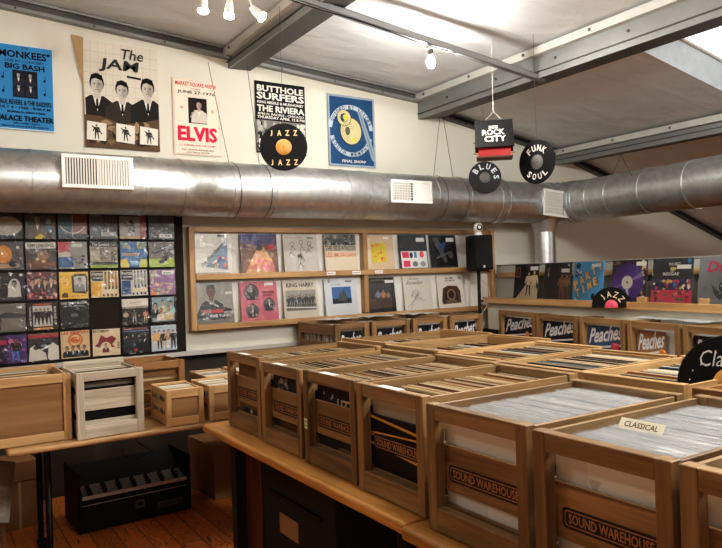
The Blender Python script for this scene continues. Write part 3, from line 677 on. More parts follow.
for px in (331, 356.5, 379): 
    p = onA(px, 274 if px < 370 else 271, WY - .09); a = Art(.085, .03, (232, 230, 224), .001); a.r(.1, .4, .9, .6, (130, 128, 124))
    tag(a.build('price_card', (p.x - .04, WY - .0885, 1.49)), 'small white price card stuck on the middle ledge, %s' % {331: 'first from left', 356.5: 'beside the centre post, left of it', 379: 'just right of the centre post'}[px], 'card', 'price cards on the rack ledge')

# covers leaning on the right hand ledge -----------------------------------------
SH = 1.2175
r = empty('display_ledge', part(0, 0, SH)); r.rotation_euler = (0, 0, PR); tag(r, 'long pine ledge with front lip fixed along the right partition', 'shelf')
b = MB(); b.bar((.0, -.19, -.02), (6.2, -.002, 0), 0); b.build('board', ['pine_x', 'pine_y', 'pine_z'], r, bevel=.003)
b = MB(); b.bar((.0, -.205, -.045), (6.2, -.19, .012), 0); b.build('lip', ['pine_x', 'pine_y', 'pine_z'], r, bevel=.003)
b = MB(); b.bar((.03, -.022, .2), (6.2, -.002, .245), 0); b.build('back_strip', ['light_x', 'light_y', 'light_z'], r)
b = MB(); b.box((.02, -.16, -.3), (6.2, -.12, -.045)); b.build('face_board', ['wall_paint'], r)
for u in (1.93, 2.45):
    b = MB(); b.box((0, 0, 0), (.075, .045, .045)); tag(b.build('wood_block', ['pine_x'], loc=part(u - .02, .178, SH + .001), rot=(0, 0, PR), bevel=.002), 'small wooden stop block on the right hand ledge, %s' % ('beside the red and blue compilation cover' if u < 2 else 'under the grey devil cover'), 'block', 'wooden stop blocks')
def upos(px, py):       # distance along the partition where a sight line meets the cover plane
    v = ray(px, py); O = P0 + PN * .16 - Vector((0, 0, 0)); n = PN
    t = (O.dot(n)) / v.dot(n); return (v * t - O).dot(PD)
def lpb(px0, px1, bg, lab, draw, dz=0):
    u0, u1 = upos(px0, 285), upos(px1, 285); S = min(max(u1 - u0, .29), .335)
    a = Art(S, .316, bg); draw(a)
    o = a.build('album_cover', part(u0, .165, SH + .003), (radians(-8), 0, PR)); tag(o, lab, 'album', 'album covers on the right hand ledge'); film(S, .316, o, -.008)
S1 = (214, 190, 160)
lpb(513, 541, (34, 32, 34), 'black album cover with a cream walking couple, first on the right hand ledge', lambda a: a.r(.06, .62, .24, .92, (170, 120, 90)).r(.09, .65, .21, .89, (60, 44, 40)).p([(.1, 0), (1, 0), (1, .3), (.6, .5)], (206, 190, 166)).fig(.62, .1, .7, (214, 196, 170), (40, 36, 36), S1).fig(.84, .06, .78, (206, 190, 150), (190, 170, 140), S1).r(.66, .82, .98, .93, (228, 226, 222)))
lpb(542.5, 571, (50, 48, 48), 'dark album cover with brown figures, second on the right hand ledge', lambda a: a.r(.62, 0, 1, .7, (84, 66, 56)).bust(.16, .5, .44, (60, 52, 48), (160, 112, 76), (50, 36, 30), face=False).fig(.68, .06, .66, (150, 96, 60), (130, 90, 60), (170, 120, 84)).fig(.86, .1, .6, (130, 110, 96), (100, 84, 70)).r(.64, .74, .94, .84, (228, 226, 222)).e(.9, .93, .03, .03, W).line(.3, .1, .6, .3, .01, (90, 86, 84)))
def party(a):
    O = (236, 186, 110)
    a.e(.16, .9, .07, .07, (30, 28, 30)).speck(14, .06, .6, .3, .84, [(230, 228, 224), (60, 64, 70), (200, 200, 204)], .03, .06)
    for i, c_ in enumerate('PARTY'): x, z = .12 + .19 * i, .42 + .115 * i; a.t_(c_, x - .085, z - .11, x + .085, z + .11, (60, 60, 50), .06, 0, .35).t_(c_, x - .075, z - .105, x + .075, z + .105, O, .05, 0, .35)
    for i, c_ in enumerate('TIME'): x, z = .2 + .19 * i, .2 + .1 * i; a.t_(c_, x - .085, z - .11, x + .085, z + .11, (60, 60, 50), .06, 0, .35).t_(c_, x - .075, z - .105, x + .075, z + .105, O, .05, 0, .35)
    a.r(.62, .86, .92, .94, (226, 226, 226)).e(.14, .04, .04, .04, W).e(.72, .12, .06, .08, (40, 40, 40))
lpb(571.5, 608, (82, 152, 196), 'blue album cover lettered PARTY TIME in orange', party)
def purple(a):
    a.speck(24, 0, 0, .24, 1, [(190, 176, 150), (60, 50, 50), (140, 120, 100)], .04, .08).speck(24, .8, 0, 1, 1, [(200, 186, 160), (60, 50, 50), (140, 120, 100)], .04, .08)
    a.e(.47, .47, .46, .46, (84, 58, 128)).ring(.47, .47, .33, .335, (120, 90, 160)).ring(.47, .47, .26, .265, (60, 40, 100)).p([(.47, .47), (.9, .6), (.86, .72)], (130, 116, 160)).p([(.47, .47), (.03, .36), (.08, .28)], (120, 100, 150)).e(.47, .47, .16, .16, (200, 192, 180)).e(.47, .47, .03, .03, (90, 80, 80)).p([(.44, .34), (.5, .34), (.58, .06), (.5, .02)], (196, 190, 200)).r(.7, .86, .98, .95, (228, 226, 222))
lpb(610, 648.5, (58, 46, 52), 'album sleeve showing a purple record with white centre label', purple)
def regg(a):
    a.r(0, 0, 1, .55, (64, 66, 96)).speck(34, .02, .3, .98, .55, [(60, 130, 190), (206, 180, 90), (226, 222, 214), (190, 80, 110), (40, 44, 60)], .03, .07).r(.0, .0, 1, .3, (200, 74, 96)).speck(24, .02, .02, .98, .3, [(220, 120, 130), (110, 70, 60), (200, 60, 90), (90, 120, 90)], .03, .08)
    a.t_('THE BEST', .4, .84, .7, .9, W, .03).r(.46, .74, .6, .8, (196, 190, 90)).t_('REGGAE', .28, .62, .68, .69, W, .05).t_('OF', .46, .7, .56, .74, W, .03).r(.62, .76, .96, .85, (228, 226, 222)).e(.92, .93, .05, .05, (70, 130, 190))
lpb(650.5, 693, (52, 54, 58), 'charcoal album cover titled REGGAE above red and blue panels', regg)
lpb(697, 741, (134, 138, 142), 'grey album cover with pink jagged title letters and a gargoyle figure', lambda a: a.t_('Dark', .2, .68, .95, .9, (206, 50, 96), .03, .15).p([(.3, .44), (.4, .36), (.46, .3), (.6, .26), (.7, .34), (.84, .42), (.78, .28), (.66, .14), (.5, .12), (.38, .24)], (74, 78, 82)).e(.56, .38, .08, .1, (64, 66, 70)).e(.53, .4, .015, .015, W).e(.6, .4, .015, .015, W).speck(20, .05, .02, .95, .6, [(124, 128, 132), (144, 148, 152)], .03, .08))
lpb(752, 790, (120, 60, 50), 'red brown album cover beyond the grey gargoyle cover', lambda a: a.e(.5, .5, .3, .3, (200, 160, 90)))

# ================================================================== 7 INCH SINGLES ON THE BLACK BOARD
b = MB(); b.box((-.3, -.02, 0), (1.655, 0, 1.09)); r = b.build('display_board', ['felt'], loc=(0, WY - .002, LEDGE + .002)); tag(r, 'large black felt panel behind the grid of seven inch single sleeves', 'board')
cx = [.372, .572, .776, .982, 1.19, 1.394]; rz = [.968 + .0 + .2075 * i for i in range(5)]   # bottom rows upward
GY = (60, 60, 62); CR = (222, 206, 176)
def sing(c, rw, bg, lab, draw=None):
    if c < 0: x = .372 + .2 * c
    else: x = cx[c]
    a = Art(.188, .188, bg, .003); draw and draw(a)
    o = a.build('single_sleeve', (x + random.uniform(-.002, .002), WY - .034, rz[rw] + random.uniform(-.002, .003)), (radians(-2), random.uniform(-.012, .012), 0))
    tag(o, lab, 'record sleeve', 'seven inch single sleeves on the black board'); film(.188, .188, o, -.0065)
def four(cs, tops, legs, z0=.08, h=.6):
    def f(a):
        n = len(cs)
        for i in range(n): a.fig(.14 + .72 * i / max(1, n - 1), z0 + .03 * (i % 2), h, tops[i % len(tops)], legs[i % len(legs)], (206, 170, 140), (40, 30, 26), .06)
    return f
# bottom row (0)
sing(0, 0, (84, 56, 118), 'single sleeve with man standing in blue trousers on purple, bottom row first', lambda a: (a.r(0, 0, .36, 1, (60, 40, 70)), a.r(0, .68, .36, .84, (176, 60, 90)), a.speck(16, .36, .1, 1, .9, [(150, 90, 150), (90, 80, 160), (200, 120, 160)], .06, .12), a.fig(.64, .06, .84, (44, 30, 40), (80, 130, 200), (140, 96, 72))))
sing(1, 0, (56, 54, 56), 'single sleeve with two people in white reclining, bottom row second', lambda a: (a.r(0, .84, 1, .93, (190, 60, 70)), a.r(0, .93, 1, 1, (150, 100, 80)), a.p([(0, .12), (.05, .5), (.2, .6), (.4, .4), (.55, .3), (.6, .05), (0, .02)], (222, 216, 206)), a.p([(.62, .1), (.66, .5), (.8, .66), (1, .5), (1, .02), (.7, .02)], (226, 220, 210)), a.e(.26, .5, .1, .08, (50, 36, 30)), a.e(.8, .76, .07, .1, (60, 42, 34)), a.line(.4, .4, .72, .56, .06, (222, 216, 206))))
sing(2, 0, (224, 196, 150), 'cream single sleeve with red title and four dark haired men, bottom row third', lambda a: (a.t_('LES PEPPERS', .02, .88, .98, .98, (200, 40, 70), .04), a.ring(.5, .66, .2, .26, (206, 120, 50)), a.e(.5, .66, .2, .12, (214, 130, 60)), a.t_('magic', .36, .62, .64, .7, (180, 40, 40), .03), [a.bust(.2 + .2 * i, .04, .42, (30, 28, 30), (180, 140, 116), (34, 26, 24)) for i in range(4)]))
sing(3, 0, (228, 206, 170), 'cream single sleeve with maroon splash and portrait, bottom row fourth', lambda a: (a.t_('BIG COMPANY', .02, .88, .62, .97, (30, 28, 28), .04), a.t_('IN THE CITY', .8, .3, 1.06, .4, (30, 28, 28), .04, 0, -pi / 2), a.p([(.06, .36), (.2, .5), (.3, .78), (.5, .66), (.7, .74), (.86, .62), (.7, .4), (.82, .3), (.5, .3), (.2, .32)], (140, 36, 52)), a.e(.47, .3, .2, .22, (226, 200, 164)), a.bust(.47, .12, .34, (120, 44, 50), (206, 160, 130), (110, 36, 40))))
sing(4, 0, (30, 30, 36), 'dark blue framed single sleeve with four men seated, bottom row fifth', lambda a: (a.r(.06, .9, .94, .96, (150, 90, 90)), a.r(.03, .83, .97, .87, (110, 140, 176)), four([0] * 4, [(40, 36, 44), (60, 40, 50)], [(30, 30, 34)], .2, .5)(a), a.p([(.4, .12), (.5, .2), (.56, .1), (.48, .04)], (190, 60, 70))))
sing(5, 0, (196, 208, 218), 'pale blue single sleeve with five standing figures in yellow and black, bottom row last', lambda a: (a.t_('modern sounds', .06, .9, .4, .94, (40, 40, 50)), four([0] * 5, [(222, 180, 110), (228, 186, 120), (40, 40, 44), (200, 170, 130), (36, 36, 40)], [(224, 222, 218), (50, 50, 54), (214, 190, 150)], .06, .76)(a)))
# row 1
sing(0, 1, (112, 104, 96), 'grey landscape photo single sleeve, second row from bottom, first', lambda a: (a.r(0, .56, 1, 1, (126, 120, 112)), a.p([(0, .56), (.4, .7), (1, .6), (1, .5), (0, .5)], (70, 64, 60)), a.r(.2, .05, .9, .48, (130, 122, 110)), a.fig(.12, .1, .5, (40, 36, 34), (36, 32, 30)), a.e(.84, .86, .05, .05, W)))
sing(1, 1, (34, 32, 34), 'black bordered single sleeve with four standing men, second row from bottom', lambda a: (a.r(.18, .14, .82, .88, (206, 200, 190)), a.r(.18, .02, .82, .1, (206, 140, 70)), a.r(.2, .9, .8, .96, (190, 70, 60)), a.t_('LONG JUMP', -.25, .46, .42, .54, W, .04, 0, -pi / 2), a.t_('ROUND UP', .58, .46, 1.25, .54, W, .04, 0, -pi / 2), four([0] * 4, [(60, 50, 46), (40, 40, 46), (90, 60, 50)], [(34, 32, 34)], .2, .6)(a) if 0 else [a.fig(.3 + .13 * i, .2, .6, [(60, 50, 46), (34, 34, 40), (90, 60, 50), (50, 46, 50)][i], (34, 32, 34)) for i in range(4)]))
sing(2, 1, (30, 32, 36), 'black single sleeve with shadowed face in a hat, third in its row', lambda a: (a.t_('THE THIN BOOK', .04, .88, .96, .97, W, .05), a.t_('dark water', .14, .79, .86, .86, (160, 170, 180), .03), a.e(.5, .44, .12, .17, (120, 118, 116)), a.e(.5, .36, .16, .08, (40, 40, 44)), a.p([(.3, .54), (.7, .54), (.62, .66), (.38, .66)], (20, 20, 22)), a.ring(.5, .4, .32, .33, (60, 66, 74), 0, pi)))
sing(4, 1, (40, 34, 32), 'single sleeve with white script band above three performers', lambda a: (a.r(0, .7, 1, 1, (222, 212, 200)), a.t_('Question', .3, .8, .74, .92, (150, 146, 140), .0, .3), a.t_('A THOUSAND WONDERS', .02, .63, .98, .7, (214, 200, 180), .04), a.fig(.14, .1, .46, (190, 160, 130), (60, 50, 46)), a.fig(.46, .1, .5, (90, 80, 74), (206, 196, 180)), a.fig(.88, .1, .46, (206, 130, 110), (206, 180, 150)), a.e(.64, .34, .03, .06, (170, 150, 60))))
sing(5, 1, (140, 160, 170), 'single sleeve with a crowded group of people in white, black frame', lambda a: (a.r(0, 0, 1, .05, (30, 28, 30)), a.r(.93, 0, 1, 1, (30, 28, 30)), a.r(0, 0, .05, 1, (30, 28, 30)), a.bust(.18, .2, .6, (34, 32, 34), (206, 170, 140)), a.bust(.48, .4, .5, (190, 190, 160), (214, 176, 146)), a.bust(.78, .36, .5, (150, 190, 190), (206, 170, 140)), a.bust(.4, .08, .5, (226, 220, 206), (206, 170, 140), (90, 70, 50)), a.bust(.7, .1, .54, (214, 190, 150), (206, 170, 140), (160, 120, 70)), a.speck(8, .3, .1, .85, .6, [(206, 60, 90), (226, 200, 120)], .02, .04)))
# row 2
sing(0, 2, (38, 36, 38), 'black single sleeve with white photo of a person at right, middle row first', lambda a: (a.r(.0, .45, .26, .9, (80, 78, 78)), a.e(.66, .46, .2, .34, (200, 196, 190)), a.bust(.66, .14, .6, (206, 202, 196), (150, 146, 140), (50, 46, 44)), a.e(.88, .92, .06, .05, W), a.r(.0, .1, .2, .34, (150, 148, 144))))
sing(1, 2, (110, 66, 70), 'red flowered single sleeve with group of four faces, middle row', lambda a: (a.speck(60, 0, 0, 1, 1, [(190, 60, 90), (200, 150, 120), (70, 44, 44), (226, 180, 160), (90, 110, 80)], .04, .09), [a.bust(.2 + .2 * i, .2 + .06 * (i % 2), .56, (80, 50, 50), (200, 160, 136), (50, 34, 30)) for i in range(4)], a.speck(14, 0, 0, 1, .3, [(206, 70, 100), (206, 150, 120), (90, 60, 56)], .04, .08)))
sing(2, 2, (232, 190, 70), 'yellow single sleeve with a person on a television screen, middle row', lambda a: (a.t_('the way', .08, .76, .34, .84, (120, 80, 30), .01), a.t_('shine', .08, .56, .3, .64, (190, 80, 60), .01), a.p([(.08, .06), (.08, .16), (.16, .24), (.28, .22), (.3, .06)], (96, 66, 34)), a.p([(.44, .24), (.42, .84), (.54, .92), (.92, .92), (.98, .8), (.98, .26), (.9, .18)], (74, 52, 40)), a.p([(.52, .3), (.5, .78), (.6, .84), (.88, .84), (.92, .74), (.92, .3)], (206, 204, 196)), a.bust(.7, .28, .5, (150, 150, 150), (200, 180, 170), (34, 30, 30)), a.t_('say hello, again', .4, .08, .9, .13, (160, 80, 50))))
def chess(bg, blk):
    def f(a):
        a.r(.02, .62, .44, .98, (30, 28, 28)); a.t_('PAPER', .04, .82, .44, .92, W, .04); a.t_('OF DAWN', .08, .7, .42, .78, W, .03)
        a.r(.02, .06, .36, .6, blk)
        for i in range(4): a.r(.5 + .13 * i, .3, .56 + .13 * i, .96, (40, 34, 30)); a.r(.52 + .13 * i, .42, .545 + .13 * i, .9, (200, 150, 90) if blk[0] > 150 else W)
        a.r(.4, .16, .98, .3, (226, 210, 180)); [a.r(.42 + .15 * i, .04, .48 + .15 * i, .12, (34, 30, 30)) for i in range(4)]
    return f
sing(3, 2, (222, 196, 150), 'single sleeve with upright candles and a yellow block, middle row', chess(0, (220, 170, 50)))
sing(4, 2, (204, 200, 192), 'single sleeve with upright candles and a blue block, middle row', chess(0, (36, 76, 124)))
sing(5, 2, (156, 116, 156), 'single sleeve of a purple sky over pastel flowers, middle row last', lambda a: (a.speck(36, 0, 0, 1, .5, [(150, 160, 110), (220, 150, 150), (170, 190, 150), (226, 170, 110), (190, 150, 190)], .04, .09), a.speck(14, 0, .4, .3, 1, [(200, 190, 160), (180, 170, 150)], .06, .1), a.r(.48, .8, .96, .95, (228, 226, 222)), a.t_('35 EURO', .55, .84, .85, .9, (50, 50, 50), .03), a.e(.14, .06, .12, .08, (226, 150, 90))))
# row 3
sing(0, 3, (82, 80, 82), 'grey single sleeve with orange balloon shape, second row from top', lambda a: (a.e(.36, .56, .28, .32, (206, 140, 50)), a.p([(.12, .4), (.5, .4), (.56, .28), (.04, .3)], (200, 130, 40)), a.p([(0, .04), (.9, .1), (.86, .24), (0, .2)], (176, 150, 120)), a.e(.66, .22, .14, .12, (40, 38, 44)), a.e(.82, .8, .05, .05, W)))
sing(1, 3, (74, 66, 60), 'brown single sleeve with a furry pet in a wicker basket, second row from top', lambda a: (a.r(0, .76, 1, .98, (210, 204, 192)), a.t_('PUPPY LOVE SONGS', .06, .8, .94, .93, (50, 46, 44), .04), a.e(.58, .5, .2, .17, (150, 116, 88)), a.p([(.4, .56), (.3, .76), (.48, .66)], (120, 86, 64)), a.e(.52, .56, .045, .05, (230, 224, 214)), a.e(.52, .56, .02, .025, K), a.e(.66, .52, .02, .03, K), a.p([(.06, .06), (.96, .1), (.96, .3), (.06, .36)], (118, 74, 44)), a.line(.06, .22, .96, .18, .02, (150, 100, 60)), a.e(.38, .38, .07, .05, (214, 190, 160)), a.e(.58, .3, .07, .05, (226, 190, 140))))
sing(2, 3, (150, 146, 140), 'single sleeve divided between pink, blue and a grey crowd photo', lambda a: (a.p([(0, .6), (.4, .66), (.4, 1), (0, 1)], (190, 80, 96)), a.r(0, .06, .52, .44, (60, 100, 150)), a.speck(18, .42, .1, .98, .52, [(90, 86, 84), (60, 56, 54), (140, 136, 130)], .04, .08), a.r(.46, .8, .84, .92, (214, 212, 206)), a.r(.0, .44, .42, .6, (206, 196, 180))))
sing(3, 3, (150, 140, 120), 'single sleeve with street photo over black band and green base', lambda a: (a.r(0, .8, 1, 1, (60, 56, 54)), a.t_('The Senders', .08, .83, .7, .95, W, .02, .2), a.r(0, .3, .34, .66, (170, 160, 140)), a.r(.36, .26, .68, .78, (130, 120, 106)), a.fig(.84, .22, .5, (90, 80, 70), (70, 64, 60)), a.r(0, .12, 1, .22, (28, 26, 26)), a.r(0, .0, 1, .12, (150, 170, 70))))
sing(4, 3, (60, 110, 160), 'single sleeve like a blue seaside map with yellow land', lambda a: (a.speck(10, 0, .7, .4, 1, [(170, 170, 150), (120, 140, 130)], .06, .12), a.speck(10, .6, .7, 1, 1, [(176, 170, 120), (130, 150, 120)], .06, .12), a.p([(0, .3), (.2, .36), (.34, .1), (.3, 0), (0, 0)], (214, 190, 80)), a.p([(.7, .1), (.76, .34), (1, .3), (1, 0), (.7, 0)], (190, 190, 90)), a.r(.04, .46, .68, .56, (200, 170, 150)), a.t_('sunny shores', .06, .48, .66, .54, (120, 60, 60), .02), a.r(.36, .08, .66, .24, (120, 170, 200))))
sing(5, 3, (110, 100, 90), 'single sleeve with a black toy pistol on green base', lambda a: (a.r(0, .0, 1, .34, (160, 180, 60)), a.speck(14, .02, .02, .98, .3, [(176, 150, 60), (140, 170, 60)], .01, .02), a.p([(.1, .56), (.16, .66), (.9, .92), (.94, .82), (.7, .7), (.74, .3), (.5, .14), (.36, .16), (.4, .26), (.56, .34), (.56, .62), (.2, .52)], (34, 32, 34)), a.line(.2, .62, .88, .86, .03, (150, 148, 146))))
# row 4 (top, behind the duct's lower edge)
sing(0, 4, (44, 40, 40), 'dark single sleeve with a wide pale oval, top row first', lambda a: (a.e(.5, .46, .48, .34, (170, 160, 146)), a.r(0, .76, .3, .86, (90, 70, 50))))
sing(1, 4, (86, 80, 72), 'single sleeve of a person with yellow scarf and blue frame, top row second', lambda a: (a.bust(.4, .1, .8, (110, 96, 80), (170, 150, 120), (50, 44, 40)), a.r(.66, .24, .88, .5, (90, 120, 140)), a.r(.68, .56, .84, .74, (150, 150, 150)), a.p([(.3, .06), (.5, .2), (.62, .12), (.54, .0), (.34, .0)], (206, 190, 60)), a.r(0, .86, 1, 1, (40, 50, 64))))
sing(2, 4, (70, 78, 86), 'single sleeve split blue and orange with a curved white line, top row third', lambda a: (a.r(.5, .6, 1, .94, (120, 60, 40)), a.r(.5, .2, 1, .6, (150, 120, 110)), a.r(0, .2, .48, .8, (90, 110, 126)), a.r(.485, .1, .5, .9, W), a.ring(.5, .7, .46, .49, W, pi * 1.15, pi * 1.85), a.speck(6, .6, .3, .9, .5, [(206, 90, 120)], .02, .04)))
sing(3, 4, (80, 82, 84), 'grey single sleeve with upright bars and pale box, top row fourth', lambda a: (a.t_('PAPER', .04, .86, .4, .94, (150, 146, 140), .03), [a.r(.5 + .13 * i, .3, .56 + .13 * i, .96, (44, 42, 42)) for i in range(4)], a.r(.0, .06, .36, .56, (96, 104, 110)), a.r(.4, .12, .96, .28, (160, 158, 152)), a.r(0, 0, 1, .05, (36, 34, 34))))
sing(4, 4, (150, 146, 138), 'single sleeve with glossy creased photo of a reclining figure, top row fifth', lambda a: (a.r(0, .86, 1, 1, (54, 46, 44)), a.r(.78, 0, 1, 1, (150, 66, 66)), a.speck(18, .08, .2, .74, .7, [(60, 58, 56), (110, 106, 100), (206, 200, 190)], .05, .1), a.e(.45, .66, .08, .08, (60, 50, 44)), a.r(0, 0, .76, .08, (190, 160, 120))))
sing(5, 4, (62, 60, 62), 'dark grey single sleeve with white price sticker, top row last', lambda a: (a.speck(16, .05, .2, .95, .9, [(80, 80, 80), (50, 48, 50)], .08, .16), a.r(.4, .06, .92, .22, (210, 208, 200)), a.t_('7.99', .48, .1, .84, .18, (60, 60, 60), .02)))
for rw, (bg, t) in enumerate([((90, 60, 90), 'bottom'), ((120, 110, 100), 'second'), ((60, 60, 70), 'middle'), ((150, 120, 70), 'fourth'), ((90, 90, 96), 'top')]):
    pass
a = Art(.188, .188, (104, 30, 54), .003); a.r(.3, .7, 1, .86, (200, 60, 90)); a.speck(12, .5, .05, 1, .6, [(84, 66, 140), (120, 80, 150)], .05, .1)
# ================================================================== CRATES
def textart(parent, s_, x0, x1, z0, z1, y, mat='black', bold=.03, shear=0, name='lettering', rim=None):
    vs, fs, a, bb, c, d = text_tris(s_, bold, shear); b = MB(); n0 = TXL[(s_, bold, shear)]
    b.add([(x0 + (vx - a) / (bb - a) * (x1 - x0), y - .00008 * (iv // n0), z0 + (vy - c) / (d - c) * (z1 - z0)) for iv, (vx, vy) in enumerate(vs)], fs)
    return b
def rrect(x0, z0, x1, z1, r, y, n=4):
    pts = []
    for cx_, cz_, a0_ in ((x1 - r, z0 + r, -pi / 2), (x1 - r, z1 - r, 0), (x0 + r, z1 - r, pi / 2), (x0 + r, z0 + r, pi)):
        for i in range(n + 1): t = a0_ + pi / 2 * i / n; pts.append((cx_ + r * cos(t), y, cz_ + r * sin(t)))
    return pts
plain('ink', rgb(28, 24, 22), .7); plain('ink_wood', rgb(176, 126, 74), .6); plain('gold_stripe', rgb(206, 158, 62), .5); plain('script_white', rgb(222, 224, 226), .5)
plain('peach_orange', rgb(226, 140, 60), .6, noise=.2); plain('peach_pink', rgb(200, 84, 100), .6, noise=.2); plain('peach_blue', rgb(58, 84, 120), .5); plain('peach_black', rgb(26, 28, 34), .4)
def crate(loc, rz_, W, D, H, label, style='sw', woodn='oak', group=None, frame_w=.036, back=True):
    r = empty('record_crate', loc, (0, 0, rz_)); tag(r, label, 'crate', group)
    wm = [woodn + '_x', woodn + '_y', woodn + '_z']
    fw_, fd = frame_w, .034
    for nm, y0 in (('front_frame', 0), ('back_frame', D - fd)):
        b = MB(); b.bar((0, y0, 0), (fw_, y0 + fd, H), 0); b.bar((W - fw_, y0, 0), (W, y0 + fd, H), 0)
        b.bar((fw_, y0 + .001, H - .044), (W - fw_, y0 + fd - .002, H - .0005), 0); b.bar((fw_, y0 + .001, .002), (W - fw_, y0 + fd - .002, .068 if style == 'sw' else .045), 0)
        b.build(nm, wm, r, bevel=.0018)
    for x0 in (.004, W - .015):
        if style == 'box': zs = [(.0, H - .01)]
        elif style == 'small': zs = [(.003, .055), (.085, .125), (H - .04, H - .003)]
        elif style == 'tall': zs = [(.0, .06), (.075, .13), (.145, .20), (.225, .25), (H - .035, H - .004)]
        else: zs = [(.004, .085), (.125, .215), (H - .085, H - .006)]
        for z0, z1 in zs:
            b = MB(); b.bar((x0, .0355, z0), (x0 + .011, D - .0355, z1), 0); b.build('side_slat', wm, r, bevel=.001)
    b = MB(); b.bar((.016, .035, .004), (W - .016, D - .036, .012), 0); b.build('bottom_board', wm, r)
    return r, wm
def add_slat(r, wm, W, z0, z1, y=.036, t=.009, name='front_slat', x0=.016):
    b = MB(); b.bar((x0, y, z0), (W - x0, y + t, z1), 0); return b.build(name, wm, r, bevel=.001)
def swlogo(panel, W, z0, z1, y, dark=False):
    x0, x1 = .052, W - .047; zc = (z0 + z1) / 2 - .012; h = .024
    b = MB(); b.mat = 0; b.add(rrect(x0, zc - h, x1, zc + h, .012, y - .0006), [tuple(range(20))])
    b.add(rrect(x0 + .006, zc - h + .006, x1 - .006, zc + h - .006, .009, y - .0009), [tuple(range(20))], 1)
    b.add(rrect(x0 + .009, zc - h + .009, x1 - .009, zc + h - .009, .007, y - .0012), [tuple(range(20))], 0)
    t = textart(None, 'SOUND WAREHOUSE', x0 + .018, x1 - .016, zc - h + .013, zc + h - .012, y - .0016, bold=.035)
    b.add(t.v, t.f, 1)
    b.build('logo', ['ink', 'ink_wood'], panel)
HZ = .76   # table height
SWG = 'wooden crates of albums along the front of the display table'
def sw(y0, y1, xf, xb, H, label, kind='n'):
    W = y0 - y1; D = xb - xf
    r, wm = crate((xf, y0, HZ + .001), -pi / 2, W, D, H, label, 'sw', 'oak', SWG)
    z0, z1 = H - .245, H - .116
    if kind == 'poster':
        p = add_slat(r, ['black'] * 3, W, .085, H - .105, name='front_board'); b = MB(); y = .0352
        b.mat = 0
        def st(x0_, za, x1_, zb, w): b.quad([(x0_, y, za - w), (x1_, y, zb - w), (x1_, y, zb), (x0_, y, za)])
        st(.017, H - .107, W - .017, H - .107 - .03, .009); st(.017, .165, W - .017, .135, .009)
        for (a_, b_) in ((.022, .0), ): pass
        st(.017, H - .165, W - .017, H - .148, .006); st(.017, .19, W - .017, .185, .005)
        b.build('gold_stripes', ['gold_stripe'], p); swlogo(p, W, H - .235, H - .13, .034)
    else:
        p = add_slat(r, wm, W, z0, z1, name='logo_board'); swlogo(p, W, z0, z1, .036)
    add_slat(r, wm, W, .003, .075, name='lower_slat')
    add_slat(r, wm, W, .003, .1, y=D - .045, name='back_slat'); add_slat(r, wm, W, H - .2, H - .05, y=D - .045, name='back_slat')
    return r
CR_ = []
def SW(*a, **k): o = sw(*a, **k); CR_.append((a, o)); return o
SW(3.223, 2.835, 1.255, 1.925, .365, 'brown record crate at the far left end of the table row')
SW(2.80, 2.42, 1.245, 1.925, .355, 'second brown record crate from the left end of the table row')
SW(2.375, 1.995, 1.235, 1.925, .362, 'third brown record crate from the left, price tag on its left post')
SW(1.968, 1.60, 1.225, 1.90, .362, 'brown record crate with a black and gold striped front board', kind='poster')
SW(1.538, 1.155, 1.19, 1.83, .357, 'brown crate of plastic sleeved albums left of the CLASSICAL crate')
SW(1.112, .765, 1.165, 1.84, .36, 'large foreground crate holding plastic sleeved albums and the CLASSICAL divider')
SW(.75, .39, 1.165, 1.84, .36, 'crate cut off by the right edge of the photo')
# small white stickers on three front rails, green tag
def sticker(c, u, w, label):
    (y0, y1, xf, xb, H, _), o = c[0][:6], c[1]
    b = MB(); b.box((0, 0, 0), (.03, w, .001)); tag(b.build('paper_sticker', ['white_paper'], loc=(xf + .003, y0 - u - w, HZ + .0015 + H)), label, 'sticker', 'white stickers on the crate rails')
sticker(CR_[0], .13, .1, 'white paper sticker on the front rail of the far left crate')
sticker(CR_[1], .11, .1, 'white paper sticker on the front rail of the second crate')
sticker(CR_[2], .12, .11, 'white paper sticker on the front rail of the third crate')
sticker(CR_[3], .12, .12, 'white paper sticker on the front rail of the black and gold striped crate')
a = Art(.022, .04, (226, 232, 206), .001); a.r(0, .2, 1, .4, (140, 190, 90)).r(.2, .55, .8, .8, (120, 120, 120))
tag(a.build('price_tag', (1.2335, 2.37, HZ + .135), (0, 0, -pi / 2)), 'white and green price tag on the left post of the third crate', 'tag')

# second row of crates behind
R2 = [(3.50, 3.04, 2.09, 2.88, .352, 'pale', 'pale empty-looking wooden crate at the far left of the back row'),
      (3.00, 2.54, 2.05, 2.83, .352, 'pale', 'pale wooden crate with few records, second in the back row'),
      (2.51, 2.11, 2.01, 2.70, .352, 'pale', 'back row crate behind the third crate of the front row'),
      (2.085, 1.675, 1.985, 2.62, .352, 'pale', 'back row crate behind the striped front crate'),
      (1.645, 1.24, 1.965, 2.62, .356, 'pale', 'back row crate just left of the round black CLASSICAL sign'),
      (1.21, .80, 1.96, 2.62, .352, 'brown', 'back row crate mostly hidden behind the round black CLASSICAL sign')]
for y0, y1, xf, xb, H, w, lab in R2:
    r, wm = crate((xf, y0, HZ + .001), -pi / 2, y0 - y1, xb - xf, H, lab, 'sw', w, 'crates in the back row of the display table', frame_w=.03)
    add_slat(r, wm, y0 - y1, .1, .24); add_slat(r, wm, y0 - y1, H - .09, H - .01)
    add_slat(r, wm, y0 - y1, .1, .24, y=xb - xf - .045, name='back_slat'); add_slat(r, wm, y0 - y1, H - .14, H - .01, y=xb - xf - .045, name='back_slat')

